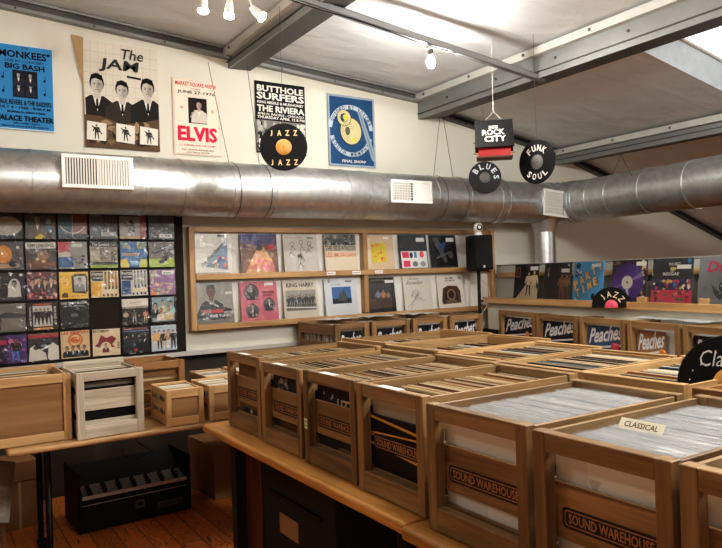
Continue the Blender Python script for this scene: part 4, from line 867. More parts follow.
# crates with the fruit logo -------------------------------------------------
def peach(loc, rz_, W, D, H, label, group, var=0, left_open=True):
    r, wm = crate(loc, rz_, W, D, H, label, 'sw', 'oak', group, frame_w=.044)
    x0, x1, z0, z1 = .05, W - .05, .075, H - .062
    if var == 3: x1 = W * .66
    b = MB(); b.box((x0, .04, z0), (x1, .044, z1)); bd = b.build('logo_board', ['cardboard' if var in (3,) else 'peach_black' if var != 2 else 'peach_blue'], r)
    w_ = x1 - x0
    b = MB(); y = .0392
    if var in (1, 2): b.mat = 1; b.quad([(x0, y, z0), (x1, y, z0), (x1, y, z0 + .05), (x0, y, z0 + .02)]); 
    t = textart(None, 'Peaches', x0 + .008, x1 - .006, z0 + (z1 - z0) * .34, z1 - .03, y - .001, bold=.045, shear=.5)
    # rising baseline
    b.mat = 0; b.add([(vx, vy, vz + (vx - x0) * .16) for vx, vy, vz in t.v if 1], t.f, 0)
    b.quad([(x0 + .02, y - .0005, z0 + .04), (x1 - .03, y - .0005, z0 + .085), (x1 - .03, y - .0005, z0 + .10), (x0 + .02, y - .0005, z0 + .052)])
    b.build('script_lettering', ['script_white', 'script_white'], bd)
    if var:
        b = MB(); px_, pz_ = x0 + w_ * (.78 if var != 3 else .98), z0 + .075
        for k_, dx in enumerate((0, .035)) if var == 2 else ((0, 0),):
            M_ = Matrix.Rotation(pi / 2, 4, 'X'); b.lathe([(.001, -.001), (.02, -.001), (.032, 0), (.02, .004), (.001, .005)], (px_ + dx - .02, y - .003 - .002 * k_, pz_), 16, 0, M_)
        b.build('peach_emblem', ['peach_orange' if var != 2 else 'peach_pink'], bd)
    return r
PG1 = 'Peaches crates standing along the left wall'
pa = [(335, 370.5, 326), (372, 411, 323), (413.5, 448.5, 320), (450.5, 483.5, 316)]
H_ = .355
for i, (xa, xb_, yy) in enumerate(pa):
    p, q = onZ(xa, 322, HZ + H_), onZ(xb_, 319, HZ + H_)
    px0 = onA(xa, 322, 4.41).x; px1 = onA(xb_, 319, 4.41).x
    peach((px0, 4.41 - .0 * i, HZ + .001), 0, px1 - px0 - .012, .60, H_, ['leftmost crate with script fruit logo below the display rack', 'second script logo crate below the display rack', 'third script logo crate below the display rack', 'fourth script logo crate, in front of the loudspeaker stand'][i], PG1, var=0 if i < 3 else 2 if 0 else 1)
PG2 = 'Peaches crates standing along the right partition'
pb = [(499, 535.5, 1), (536.5, 577, 0), (579.5, 625, 2), (627, 680.5, 3), (682, 738, 0)]
# front line from the two measured corners
c0 = onZ(499, 310, HZ + H_); c1 = onZ(681, 325, HZ + H_)
QD = (c1 - c0).normalized(); QR = math.atan2(QD.y, QD.x); QN = Vector((QD.y, -QD.x, 0))
def qpos(px, py):
    v = ray(px, py); n = Vector((QD.y, -QD.x, 0)); t = c0.dot(n) / v.dot(n); return (Vector((v.x * t, v.y * t, 0)) - Vector((c0.x, c0.y, 0))).dot(QD)
for i, (xa, xb_, var) in enumerate(pb):
    u0, u1 = qpos(xa, 330), qpos(xb_, 335)
    p = c0 + QD * u0
    peach((p.x, p.y, HZ + .001), QR, u1 - u0 - .01, .47, H_, ['first script logo crate on the right, beside the corner', 'second script logo crate on the right with black board', 'script logo crate on blue board with pink fruit', 'script logo crate with orange fruit and torn brown board', 'script logo crate at the right photo edge behind the round sign'][i], PG2, var=var)

# left table crates ------------------------------------------------------------
TZ = .70
def boxcrate(loc, rz_, W, D, H, label, wn, style, panel=True):
    r, wm = crate(loc, rz_, W, D, H, label, style, wn, None, frame_w=.028 if style == 'small' else .036)
    return r, wm
r, wm = boxcrate((.165, 3.70, TZ + .001), .0, .44, .50, .335, 'light wooden crate with a plain tan front panel at the left photo edge', 'light', 'box')
b = MB(); b.box((.03, .012, .03), (.41, .018, .30)); b.build('front_panel', ['board_panel'], r)
r, wm = boxcrate((.622, 3.64, TZ + .001), .02, .33, .40, .335, 'whitewashed slatted crate full of records on the left table', 'white', 'sw')
add_slat(r, wm, .33, .135, .24); add_slat(r, wm, .33, .003, .085)
a = Art(.29, .27, (22, 20, 20), .002); a.r(.05, .88, .9, .97, (120, 116, 108)); ta_ = a.build('album_cover', (.645, 3.69, TZ + .016), (0, 0, .02), mat='matte_print'); tag(ta_, 'black sheet added behind the slats of the whitewashed crate to darken its gaps', 'album')  # black sheet stands in for the shade in the gaps between slats
b = MB(); b.bar((.004, .365, .336), (.326, .378, .36), 0); b.build('raised_board', wm, r)
r, wm = boxcrate((1.0, 4.02, TZ + .001), .03, .30, .36, .31, 'tall brown slatted crate behind the whitewashed crate', 'brown', 'tall')
for z in ((.005, .06), (.075, .13), (.145, .20), (.225, .26)): add_slat(r, wm, .30, *z)
def small(x, y, label, rz=-.02, W=.205, D=.33):
    r, wm = boxcrate((x, y, TZ + .001), rz, W, D, .195, label, 'light', 'small'); b = MB(); b.box((.02, .012, .02), (W - .02, .017, .16)); b.build('front_panel', ['board_panel'], r); return r
small(1.068, 3.635, 'small light wooden crate of singles in front of the tall brown crate')
small(1.305, 3.63, 'second small light crate of singles, partly hidden by the display table')
small(1.42, 4.0, 'small light crate of singles standing behind the other small crates, left')
small(1.66, 4.05, 'small light crate of singles standing behind the other small crates, middle')
small(1.92, 4.06, 'small light crate of singles standing behind the other small crates, right')

# ================================================================== RECORDS IN THE CRATES
PAL = [(226, 214, 190), (216, 196, 160), (190, 160, 118), (170, 136, 96), (96, 70, 50), (30, 27, 26), (24, 22, 24), (220, 216, 206), (120, 108, 94), (206, 180, 140), (196, 166, 124), (40, 40, 44), (130, 84, 60), (100, 106, 110), (224, 210, 180)]
PALW = [(200, 204, 206), (150, 156, 162), (216, 218, 218), (120, 128, 136), (196, 198, 196), (226, 224, 220), (104, 110, 118)]
plain('cardboard_sleeve', rgb(200, 190, 170), .7)
def sleeve_mesh(cols, t, plastic, S=.312):
    b = MB(); c = rgb(*random.choice(cols)); c2 = rgb(*random.choice(cols))
    b.box((-S / 2, -t / 2, 0), (S / 2, t / 2, S), col=c)
    # opening: darker record edge inside a lighter sleeve
    b.box((-S / 2 + .004, -t * .18, S), (S / 2 - .004, t * .18, S + .0006), col=c2)
    if plastic:
        n = 7; vs = []; fs = []
        for sgn in (-1, 1):
            o_ = len(vs)
            for i in range(n + 1):
                x = -S / 2 - .003 + (S + .006) * i / n; off = random.uniform(-.0035, .0035)
                vs += [(x, sgn * (t / 2 + .0006), .0), (x, sgn * (t / 2 + .0006), S), (x, sgn * t * .3 + off, S + random.uniform(.002, .008))]
            for i in range(n): k = o_ + i * 3; fs += [(k, k + 3, k + 4, k + 1), (k + 1, k + 4, k + 5, k + 2)]
        b.add(vs, fs, 1, smooth=True)
    return b
m, nt, b_ = newmat('poly_bag'); b_.inputs['Base Color'].default_value = rgb(228, 228, 226); b_.inputs['Roughness'].default_value = .12; b_.inputs['Alpha'].default_value = .28; b_.inputs['Specular IOR Level'].default_value = .9
SM = {False: [], True: []}
for pl_, cols, n in ((False, PAL, 26), (True, PALW, 10)):
    for i in range(n):
        b = sleeve_mesh(cols, random.choice((.0035, .0045, .006)) if not pl_ else .005, pl_)
        o = b.build('record_sleeve', ['matte_print', 'poly_bag']); SM[pl_].append(o.data); bpy.data.objects.remove(o)
NREC = [0]
def fill(y0, y1, xf, xb, H, spacing, plastic, label, group, base=None, drop=.0):
    """records stand across the crate, one behind the other"""
    base = base or HZ + (.022 if plastic else .022)
    x = xf + .055; yc = (y0 + y1) / 2; tilt = radians(6)
    while x < xb - .075:
        o = bpy.data.objects.new('record_sleeve', random.choice(SM[plastic])); COL.objects.link(o)
        W = y0 - y1; sc = min(1, (W - .036) / .315)
        o.location = (x, yc + random.uniform(-.004, .004), base + random.uniform(0, .004)); o.rotation_euler = (-tilt * 1, 0, -pi / 2)
        o.scale = (sc, 1, (H - .02 - random.uniform(0, .012) * (1 if not plastic else .6)) / .316 if H < .3 else 1)
        tag(o, label, 'record', group); NREC[0] += 1
        x += spacing * random.uniform(.8, 1.25)
spec = [(0, .0150, False), (1, .0150, False), (2, .0138, False), (3, .0135, False), (4, .0108, True), (5, .0108, True)]
names = ['the far left crate', 'the second crate from the left', 'the third crate from the left', 'the black and gold striped crate', 'the crate left of the CLASSICAL crate', 'the CLASSICAL foreground crate']
for i, sp, pl_ in spec:
    y0, y1, xf, xb, H, _ = CR_[i][0][:6]
    fill(y0, y1, xf, xb, H, sp, pl_, ('plastic sleeved record' if pl_ else 'record sleeve') + ' packed edge-on in ' + names[i], 'records in ' + names[i])
y0, y1, xf, xb, H, _ = CR_[6][0][:6]
fill(y0, y1, xf, xf + .28, H, .012, True, 'plastic sleeved record packed edge-on in the crate at the right photo edge', 'records in the crate at the right photo edge')
print('records', NREC[0])
# everything packed in the other crates, too many to single out
SB = MB()
def stack(origin, ang, W, D, n, size, cols=PAL, y_start=.05, y_end=None, base=.014, tilt=radians(5), up=0):
    c, s = cos(ang), sin(ang); y_end = y_end or D - .06
    for i in range(n):
        y = y_start + (y_end - y_start) * (i + random.uniform(-.3, .3)) / n; t = random.choice((.003, .004, .006)); w = min(size, W - .036)
        x0 = (W - w) / 2 + random.uniform(-.004, .004); h = size - random.uniform(0, .01) + up; dy = math.tan(tilt) * h
        col_ = rgb(*random.choice(cols)); vs = []
        for (x, yy, z) in ((x0, y, 0), (x0 + w, y, 0), (x0 + w, y + t, 0), (x0, y + t, 0), (x0, y + dy, h), (x0 + w, y + dy, h), (x0 + w, y + t + dy, h), (x0, y + t + dy, h)):
            vs.append((origin[0] + x * c - yy * s, origin[1] + x * s + yy * c, origin[2] + base + z))
        SB.add(vs, [(0, 3, 2, 1), (4, 5, 6, 7), (0, 1, 5, 4), (1, 2, 6, 5), (2, 3, 7, 6), (3, 0, 4, 7)], 0, col_, False)
PALB = PAL + [(40, 40, 44), (180, 180, 176), (150, 150, 150), (30, 30, 32), (206, 206, 200)]
for i, (y0, y1, xf, xb, H, w, lab) in enumerate(R2):
    stack((xf, y0, HZ), -pi / 2, y0 - y1, xb - xf, [20, 30, 50, 54, 54, 48][i], .312 if i > 1 else .295, [PAL, PAL, PALB, PALB, PALB, PALB][i], base=.026, y_end=(.45 if i == 0 else .6 if i == 1 else None))
for ch in list(COL.objects):
    if ch.get('group') in (PG1, PG2):
        pass
for i, (xa, xb_, yy) in enumerate(pa):
    px0 = onA(xa, 322, 4.41).x; px1 = onA(xb_, 319, 4.41).x; stack((px0, 4.41, HZ), 0, px1 - px0 - .012, .60, 44, .312, [(206, 200, 188), (226, 224, 218), (170, 160, 140), (120, 100, 80), (190, 186, 176)])
for i, (xa, xb_, var) in enumerate(pb):
    u0, u1 = qpos(xa, 330), qpos(xb_, 335); p = c0 + QD * u0; stack((p.x, p.y, HZ), QR, u1 - u0 - .01, .47, 34, .312, [(206, 200, 188), (226, 224, 218), (170, 160, 140), (210, 196, 170), (190, 186, 176)])
stack((.165, 3.70, TZ), .0, .44, .50, 36, .305, PAL + [(220, 214, 200)] * 5); stack((.622, 3.64, TZ), .02, .33, .40, 28, .308, PALB, y_start=.07)
stack((1.0, 4.02, TZ), .03, .30, .36, 10, .26, PALB, y_end=.2)
for x, y in ((1.068, 3.635), (1.305, 3.63), (1.42, 4.0), (1.66, 4.05), (1.92, 4.06)): stack((x, y, TZ), -.02, .205, .33, 30, .176, [(226, 216, 196), (206, 196, 176), (230, 226, 216), (190, 170, 140), (90, 80, 70), (210, 206, 200)], y_start=.04, y_end=.28)
o = SB.build('record_sleeves', ['matte_print']); tag(o, 'remaining record sleeves packed edge-on in the back row, wall side and left table crates', 'records', kind='stuff')

# white inner sheet visible behind the front boards of the nearer crates (records facing out)
def facing(x, y0, y1, col, label, z=HZ + .016, up=0, motif=None, ry=0):
    a = Art(y0 - y1 - .05, .29, col, .002)
    if motif: motif(a)
    tag(a.build('album_cover', (x, y0 - .025, z), (0, ry, -pi / 2), mat='matte_print'), label, 'album', 'album covers facing out at crate fronts')
def spots(a): 
    for x, z in ((.3, .62), (.5, .7), (.72, .6), (.88, .55)): a.e(x, z, .03, .05, (50, 46, 44)).e(x + .01, z + .02, .012, .02, (120, 112, 104))
    a.r(0, .0, 1, .3, (60, 60, 60))
facing(1.165 + .05, 1.112, .765, (222, 220, 212), 'white cover facing out at the front of the CLASSICAL foreground crate', motif=lambda a: a.r(0, 0, .3, 1, (212, 208, 200)).p([(.3, .86), (.42, .86), (.36, .74)], (200, 194, 180)))
facing(1.19 + .05, 1.538, 1.155, (216, 212, 204), 'white cover facing out at the front of the crate left of the CLASSICAL one', ry=.0, motif=lambda a: a.r(.5, 0, 1, .72, (226, 222, 214)))
facing(1.227 + .05, 1.968, 1.60, (178, 166, 146), 'grey spotted cover facing out above the black and gold striped board', motif=spots)
facing(1.165 + .05, .75, .39, (220, 216, 208), 'white cover facing out in the crate at the right photo edge')
facing(1.237 + .05, 2.375, 1.995, (50, 44, 44), 'dark cover with cream letters facing out in the third crate', motif=lambda a: a.t_('LIZZY', .45, .72, .9, .86, (200, 180, 140), .05).speck(14, .02, .6, .45, .95, [(120, 110, 100), (30, 28, 30), (160, 150, 136)], .02, .05).e(.6, .15, .2, .1, (110, 90, 70)))
facing(1.247 + .05, 2.80, 2.42, (60, 56, 54), 'dark photographic cover facing out in the second crate', motif=lambda a: a.speck(20, .1, .6, .5, .95, [(130, 130, 130), (30, 28, 30), (160, 156, 150)], .02, .06).r(.2, .0, .9, .3, (90, 60, 40)))
facing(1.257 + .05, 3.223, 2.835, (120, 92, 60), 'tan cover with portrait facing out in the far left crate', motif=lambda a: a.bust(.72, .5, .5, (60, 50, 44), (206, 180, 150)).r(.1, 0, .9, .28, (60, 60, 64)).speck(10, .1, .02, .9, .28, [(206, 196, 180), (30, 28, 30)], .03, .06))

# CLASSICAL divider
a = Art(.12, .03, (222, 214, 190), .001); a.t_('CLASSICAL', .12, .25, .88, .75, (40, 36, 34), .02)
p = onZ(617, 420, HZ + .352); tag(a.build('divider_card', (p.x, p.y, HZ + .334), (radians(-40), 0, -pi / 2)), 'cream divider card printed CLASSICAL among the plastic sleeves', 'card')

# plastic bags and papers lying on the wall side crates
m, nt, b_ = newmat('bag_white'); b_.inputs['Base Color'].default_value = rgb(220, 224, 226); b_.inputs['Roughness'].default_value = .3; b_.inputs['Alpha'].default_value = .8
def lay(px, py, w, d, rz_, label, mat='bag_white', z=HZ + .3575, grp='plastic sleeves lying on the wall side crates'):
    p = onZ(px, py, z); b = MB(); n = 6; vs = []
    for j in range(n + 1):
        for i in range(n + 1): vs.append((w * (i / n - .5), d * (j / n - .5), random.uniform(0, .012)))
    b.add(vs, [(j * (n + 1) + i, j * (n + 1) + i + 1, (j + 1) * (n + 1) + i + 1, (j + 1) * (n + 1) + i) for j in range(n) for i in range(n)], smooth=True)
    tag(b.build('plastic_bag', [mat], loc=p, rot=(0, 0, rz_)), label, 'sleeve', grp)
lay(333, 319, .33, .42, .1, 'clear sleeves spread on the leftmost crate below the rack')
lay(372, 316, .34, .42, 0, 'clear sleeves spread on the second crate below the rack')
lay(412, 313.5, .32, .42, .05, 'clear sleeves spread on the third crate below the rack')
lay(448, 309, .3, .3, -.1, 'clear sleeves spread on the fourth crate, before the loudspeaker')
lay(632, 314, .34, .34, QR + .1, 'crumpled clear sleeve on the crate behind the blue logo board')
lay(672, 318, .36, .34, QR, 'crumpled clear sleeve on the crate with the orange fruit')
lay(705, 321, .34, .34, QR - .1, 'crumpled clear sleeve on the crate at the right photo edge')
lay(590, 309, .3, .3, QR, 'brown paper sheet on the second crate by the partition', 'paper_brown')

# ================================================================== TABLES
def table(x0, x1, y0, y1, z, label, t=.042, mats=('table_x', 'table_y', 'table_z'), legs=True, legm='black_matte'):
    r = empty('display_table', (x0, y0, 0)); tag(r, label, 'table')
    W, D = x1 - x0, y1 - y0; b = MB(); k = .02
    prof = [(-.0, 0), (.008, -.0), (0, 0)]
    # bullnose along the edges: bevelled slab
    b.box((0, 0, z - t), (W, D, z), mat=1 if D > W else 0)
    o = b.build('tabletop', list(mats), r); mo = o.modifiers.new('bevel', 'BEVEL'); mo.width = .014; mo.segments = 4; mo.limit_method = 'ANGLE'
    if legs:
        for x in (.1, W - .16):
            for y in (.12, D - .18):
                b = MB(); b.box((x, y, .0), (x + .06, y + .06, z - t)); b.build('leg', [legm], r, bevel=.003)
        b = MB(); b.box((.1, .12, z - t - .08), (W - .1, .14, z - t)); b.box((.1, D - .14, z - t - .08), (W - .1, D - .12, z - t)); b.build('apron', ['black_matte'], r)
    return r
table(1.155, 1.945, 1.618, 3.335, HZ, 'honey oak display table carrying the four far crates of the front row')
table(1.135, 1.945, -.1, 1.607, HZ, 'honey oak display table carrying the plastic sleeved crates in the foreground')
table(1.955, 2.96, -.1, 3.56, HZ, 'wooden table carrying the back row of crates')
table(2.55, 4.07, 4.36, 5.0, HZ, 'wooden table under the crates along the left wall')
r = table(0, 5.3, 0, .50, HZ, 'wooden table under the crates along the right partition')
p = c0 + QD * .0; r.location = (p.x, p.y, 0); r.rotation_euler = (0, 0, QR)
for ch in r.children:
    ch.location.y += -.03
table(.305, 2.35, 3.63, 4.42, TZ, 'low wooden table against the left wall carrying mixed crates', t=.03, mats=('pine_x', 'pine_y', 'pine_z'), legs=False)

# black bin with brown end panel under the display table
r = empty('storage_cabinet', (1.32, 2.3, 0)); tag(r, 'black cabinet with a brown end panel under the display table', 'cabinet')
b = MB(); b.box((0, 0, .02), (.5, .68, .70)); b.build('body', ['black_matte'], r, bevel=.004)
b = MB(); b.box((-.012, .68, .0), (.5, .93, .716)); b.build('end_panel', ['dark_z'], r, bevel=.003)
b = MB(); b.box((-.003, .32, .34), (-.0, .5, .43)); b.build('paper_label', ['cardboard'], r)
b = MB(); 
for z in (.62, .5): b.box((-.012, .1, z), (0, .58, z + .014))
b.build('rail', ['black'], r)
for i, (x, y) in enumerate(((1.32, 1.92), (1.30, 2.12))):
    b = MB(); b.box((0, 0, 0), (.45, .1, .035)); b.box((.1, .02, .035), (.3, .08, .06)); tag(b.build('foot_bar', ['black'], loc=(x + .2, y, .001), bevel=.006), 'black metal table foot on the plank floor, %s' % ('nearer one' if i == 0 else 'farther one'), 'foot', 'black table feet')

# ================================================================== UNDER THE LEFT TABLE
r = empty('mixing_console', (.735, 4.29, .012), (0, 0, .05)); tag(r, 'black powered audio mixer with a sloped knob panel on the floor', 'mixer')
MW = .66; b = MB()
b.add([(0, 0, 0), (MW, 0, 0), (MW, 0, .2), (0, 0, .2), (0, .34, 0), (MW, .34, 0), (MW, .34, .33), (0, .34, .33)], [(0, 1, 2, 3), (5, 4, 7, 6), (4, 0, 3, 7), (1, 5, 6, 2), (0, 4, 5, 1), (3, 2, 6, 7)])
b.build('body', ['black'], r, bevel=.004)
for q in (-.014, MW): b = MB(); b.box((q, -.01, -.005), (q + .014, .36, .35)); b.build('side_panel', ['black'], r, bevel=.004)
b = MB(); b.box((.01, -.004, .19), (MW - .01, .0, .212)); b.box((.01, -.003, .155), (MW - .01, 0, .158)); b.build('panel_strip', ['steel_light'], r)
th = math.atan2(.13, .34)
b = MB(); M_ = Matrix.Translation((0, 0, .201)) @ Matrix.Rotation(th, 4, 'X')
b.box((.02, .01, 0), (MW - .02, .12, .003), M=M_); b.build('control_plate', ['steel_gray'], r)
for i in range(7):
    for j in range(3):
        p = M_ @ Vector((.06 + i * .088, .025 + j * .034, .003)); n = M_.to_3x3() @ Vector((0, 0, 1)); b = MB(); b.cyl(p, p + n * .022, .0135, 12, r1=.011); b.build('knob', ['black'], r)
b = MB(); b.box((.32, -.005, .075), (.375, 0, .125), 0); b.box((.335, -.007, .09), (.36, -.004, .112), 1); b.build('power_switch', ['steel_dark', 'black'], r)
b = MB(); b.box((.46, -.004, .05), (.61, 0, .085), 0); b.box((.466, -.005, .056), (.604, -.003, .079), 1); t = textart(None, 'POWERED', .475, .595, .060, .075, -.006); b.add(t.v, t.f, 0); b.build('nameplate', ['gray_label', 'black'], r)
def cbox(loc, rz_, w, d, h, label, mat='cardboard', open_=False):
    r = empty('cardboard_box', loc, (0, 0, rz_)); tag(r, label, 'box')
    b = MB(); b.box((0, 0, 0), (w, d, h)); b.build('body', [mat], r, bevel=.004)
    b = MB(); b.box((w * .42, -.001, h * .0), (w * .5, .0, h)); b.box((w * .42, 0, h), (w * .5, d, h + .001)); b.build('tape', ['paper_brown'], r)
    b = MB(); b.box((-.004, -.004, h * .72), (w + .004, d + .004, h + .008)); b.build('lid', [mat], r, bevel=.003)
    return r
cbox((1.60, 4.40, .001), .1, .42, .4, .36, 'brown cardboard box with lid on the floor right of the mixer')
cbox((-.1, 4.1, .001), -.35, .34, .36, .44, 'open brown cardboard box in the dark under the left table')
cbox((.36, 4.62, .001), .2, .2, .25, .40, 'narrow brown box standing left of the mixer')
r = empty('table_trestle', (.52, 3.95, 0)); tag(r, 'black folding steel trestle leg under the left table', 'trestle'); TR = r
b = MB(); b.tube([(0, 0, .66), (0, .0, .02), (.0, -.2, .02)], .016, 8); b.tube([(0, .35, .66), (0, .35, .02)], .016, 8); b.tube([(0, .0, .64), (0, .35, .64)], .014, 8); b.build('leg_frame', ['black'], r)
b = MB(); b.box((-.02, -.34, .002), (.03, .38, .022)); b.build('foot_plate', ['black'], r)
clone(TR, (1.95, 3.95, 0), label='black folding steel trestle leg at the hidden right end of the left table')
a = Art(.24, .32, (128, 120, 108), .002); a.r(.1, .1, .9, .9, (140, 132, 120)).line(.2, .3, .8, .3, .01, (90, 84, 76)).line(.2, .5, .8, .5, .01, (90, 84, 76))
tag(a.build('loose_paper', (.12, 4.0, .30), (radians(-20), .3, .3)), 'grey sheet of paper stuck in the box under the left table', 'paper')
b = MB(); pts = [Vector((.9 + .1 * i, 4.4 + .06 * sin(i * 1.3), .36 + .04 * sin(i * 2))) for i in range(6)]
b.tube([(1.06, 4.62, .40), (1.02, 4.45, .39), (1.1, 4.38, .375), (1.2, 4.46, .39), (1.16, 4.6, .42), (1.08, 4.66, .6)], .004, 6); tag(b.build('audio_cable', ['black']), 'thin black cable lying on the mixer', 'cable')

# ================================================================== LOUDSPEAKER, STAND AND CAMERA
sx, sy = 4.36, 4.80
p0 = onA(480, 270, sy); sx = p0.x
tz = onA(469, 235, sy - .08).z; bz = onA(480, 270, sy - .08).z
r = empty('loudspeaker', (sx, sy, bz), (0, 0, -.25)); tag(r, 'black bookshelf loudspeaker on a thin pole at the corner', 'speaker')
b = MB(); b.box((-.095, -.09, 0), (.095, .1, tz - bz)); b.build('cabinet', ['black'], r, bevel=.008)
b = MB(); b.box((-.087, -.101, .012), (.087, -.09, tz - bz - .012)); g_ = b.build('grille', ['speaker_cloth'], r, bevel=.004)
b = MB(); b.box((-.018, -.103, .02), (.002, -.1, .045)); b.build('badge', ['steel_light'], g_)
r = empty('speaker_stand', (sx, sy + .02, 0)); tag(r, 'thin black pole stand holding the loudspeaker', 'stand')
b = MB(); b.cyl((0, 0, .02), (0, 0, bz - .012), .016, 12); b.build('pole', ['black'], r)
b = MB(); b.box((-.07, -.07, bz - .012), (.07, .07, bz - .001)); b.build('top_plate', ['black'], r)
b = MB(); b.cyl((0, 0, .0), (0, 0, .02), .15, 24); b.build('base', ['black'], r)
b = MB(); b.cyl((.016, 0, 1.2), (.04, 0, 1.2), .01, 8); b.build('clamp_knob', ['black'], r)
r = empty('security_camera', (sx - .01, sy, tz + .001), (0, 0, -.35)); tag(r, 'small white round security camera on top of the loudspeaker', 'camera')
b = MB(); b.lathe([(.04, 0), (.042, .012), (.03, .03), (.022, .035)]); b.build('base', ['white_plastic'], r)
b = MB(); b.lathe([(.001, .028), (.026, .032), (.042, .055), (.046, .075), (.042, .097), (.026, .116), (.001, .121)], n=24); hd = b.build('head', ['white_plastic'], r)
b = MB(); b.lathe([(.001, .038), (.014, .042), (.027, .044), (.028, .036)][::1], (0, -.0, .075), 20, 0, Matrix.Rotation(pi / 2, 4, 'X')); b.build('lens', ['black'], hd)
b = MB(); w0 = Vector((sx + .1, sy + .1, bz + .05)); b.tube([w0, w0 + Vector((.03, .03, -.15)), (sx + .2, sy + .12, 1.35), (sx + .22, sy + .1, 1.2), (sx + .1, sy + .12, 1.05)], .004, 6)
tag(b.build('speaker_cable', ['steel_light']), 'pale cable trailing behind the loudspeaker', 'cable')
b = MB(); b.tube([part(.05, .1, 1.16), part(.0, .14, 1.22), part(.06, .17, 1.235), part(.2, .1, 1.215)], .004, 6)
tag(b.build('orange_cable', ['orange_cable']), 'short orange cable at the left end of the right hand ledge', 'cable')
b = MB(); c = onA(512, 285, 5.08); b.tube([c + Vector((.15 * cos(t), 0, .22 * sin(t))) for t in [radians(60 + 10 * i) for i in range(15)]], .003, 5)
tag(b.build('wall_cable', ['steel_light']), 'thin white cable looped on the wall near the corner', 'cable')
b = MB(); b.bar((0, -.02, 0), (.14, 0, .045), 0); p = onA(500, 279, WY); tag(b.build('wood_strip', ['pine_x', 'pine_y', 'pine_z'], loc=(4.84, WY, 1.405)), 'short pine strip on the wall in the corner', 'strip')

# ================================================================== HANGING RECORD SIGNS
def cut(o, z):
    bm = bmesh.new(); bm.from_mesh(o.data)
    e = bmesh.ops.bisect_plane(bm, geom=bm.verts[:] + bm.edges[:] + bm.faces[:], plane_co=(0, 0, z), plane_no=(0, 0, -1), clear_outer=True)
    ed = [g for g in e['geom_cut'] if isinstance(g, bmesh.types.BMEdge)]
    try: bmesh.ops.edgeloop_fill(bm, edges=ed)
    except Exception: pass
    bm.to_mesh(o.data); bm.free()
def vinyl(loc, nrm_az, R, label, lab_mat, draws, tilt=0, spin=0, wire_top=None, half=False):
    r = empty('record_sign', loc, (tilt, 0, nrm_az)); tag(r, label, 'record sign')
    b = MB(); M_ = Matrix.Rotation(pi / 2, 4, 'X')
    prof = [(.003, .0015)]
    rr = R * .36
    prof += [(R * .34, .0015)]
    while rr < R * .97: prof += [(rr, .0012), (rr + .0035, .0018), (rr + .007, .0012)]; rr += .0105
    prof += [(R, .0008), (R, -.0008), (.003, -.0008)]
    b.lathe(prof, (0, 0, 0), 64, 0, M_); b.build('disc', ['vinyl'], r)
    b = MB(); b.lathe([(.004, .0022), (R * .33, .0022), (R * .335, .0015)], (0, 0, 0), 32, 0, M_); b.lathe([(.0005, .0024), (.004, .0024)], (0, 0, 0), 10, 1, M_); b.build('centre_label', [lab_mat, 'black'], r)
    A = Art(1, 1, (0, 0, 0)); A.clip = False; A.m = MB(); A.k = 8
    for d_ in draws: d_(A)
    A.m.build('painted_lettering', ['matte_print'], r, (0, -.0023, 0))
    if half:
        for ch in r.children: cut(ch, half)
    if wire_top:
        b = MB(); t = Vector(wire_top) - Vector(loc); M3 = Matrix.Rotation(-nrm_az, 3, 'Z'); t = M3 @ t
        b.tube([(0, 0, R - .004), t * .5 + Vector((0, 0, R * .5)), t], .0012, 5); b.build('hanging_line', ['wire'], r)
    return r
CRM = (226, 200, 150); SIL = (196, 204, 210)
def st_arc(t, r_, size, a0, a1, c, inward=False, bold=.045): return lambda A: A.arc(t, 0, 0, r_, size, a0, a1, c, bold, inward)
def at_depth(px, py, dep):
    v = ray(px, py) / FP * dep; return Vector((v.x, v.y, v.z + EYE))
az0 = math.atan2(FW.y, FW.x) - pi / 2      # facing the viewer
def row(t, z, size, dx, c, rise=0, x0=None):
    def f(A):
        n = len(t)
        for i, ch in enumerate(t):
            x = (i - (n - 1) / 2) * dx; zz = z + rise * abs(i - (n - 1) / 2)
            A.t_(ch, x - size * .36, zz - size / 2, x + size * .36, zz + size / 2, c, .05)
    return f
p = at_depth(283.7, 147, 4.3)
def scratch(A):
    for i in range(4): A.line(-.05 - .01 * i, .06, -.03 - .01 * i, .075 + .02 * i, .0015, (150, 150, 150))
vinyl(p, az0 + .12, .15, 'black record sign lettered JAZZ twice with gold label, hanging before the duct', 'gold_label', [row('JAZZ', .088, .036, .05, CRM, .0), row('JAZZ', -.098, .036, .05, CRM, .0)], wire_top=(p.x, p.y + .0, 3.2))
p = at_depth(485, 177.5, 6.1)
vinyl(p, az0 - .1, .145, 'smaller black record sign lettered BLUES hanging below the birdhouse', 'gray_label', [st_arc('BLUES', .1, .05, pi * .80, pi * .0, SIL)], wire_top=(p.x, p.y, ceilz(p.x) - .01))
p = at_depth(537, 162, 4.9)
vinyl(p, az0 - .90, .158, 'black record sign lettered FUNK SOUL hanging right of the birdhouse', 'gray_label', [st_arc('FUNK', .102, .046, pi * .72, pi * .28, W), st_arc('SOUL', .106, .046, pi * 1.28, pi * 1.72, W, True)], spin=.2, wire_top=(p.x, p.y, ceilz(p.x) - .01))
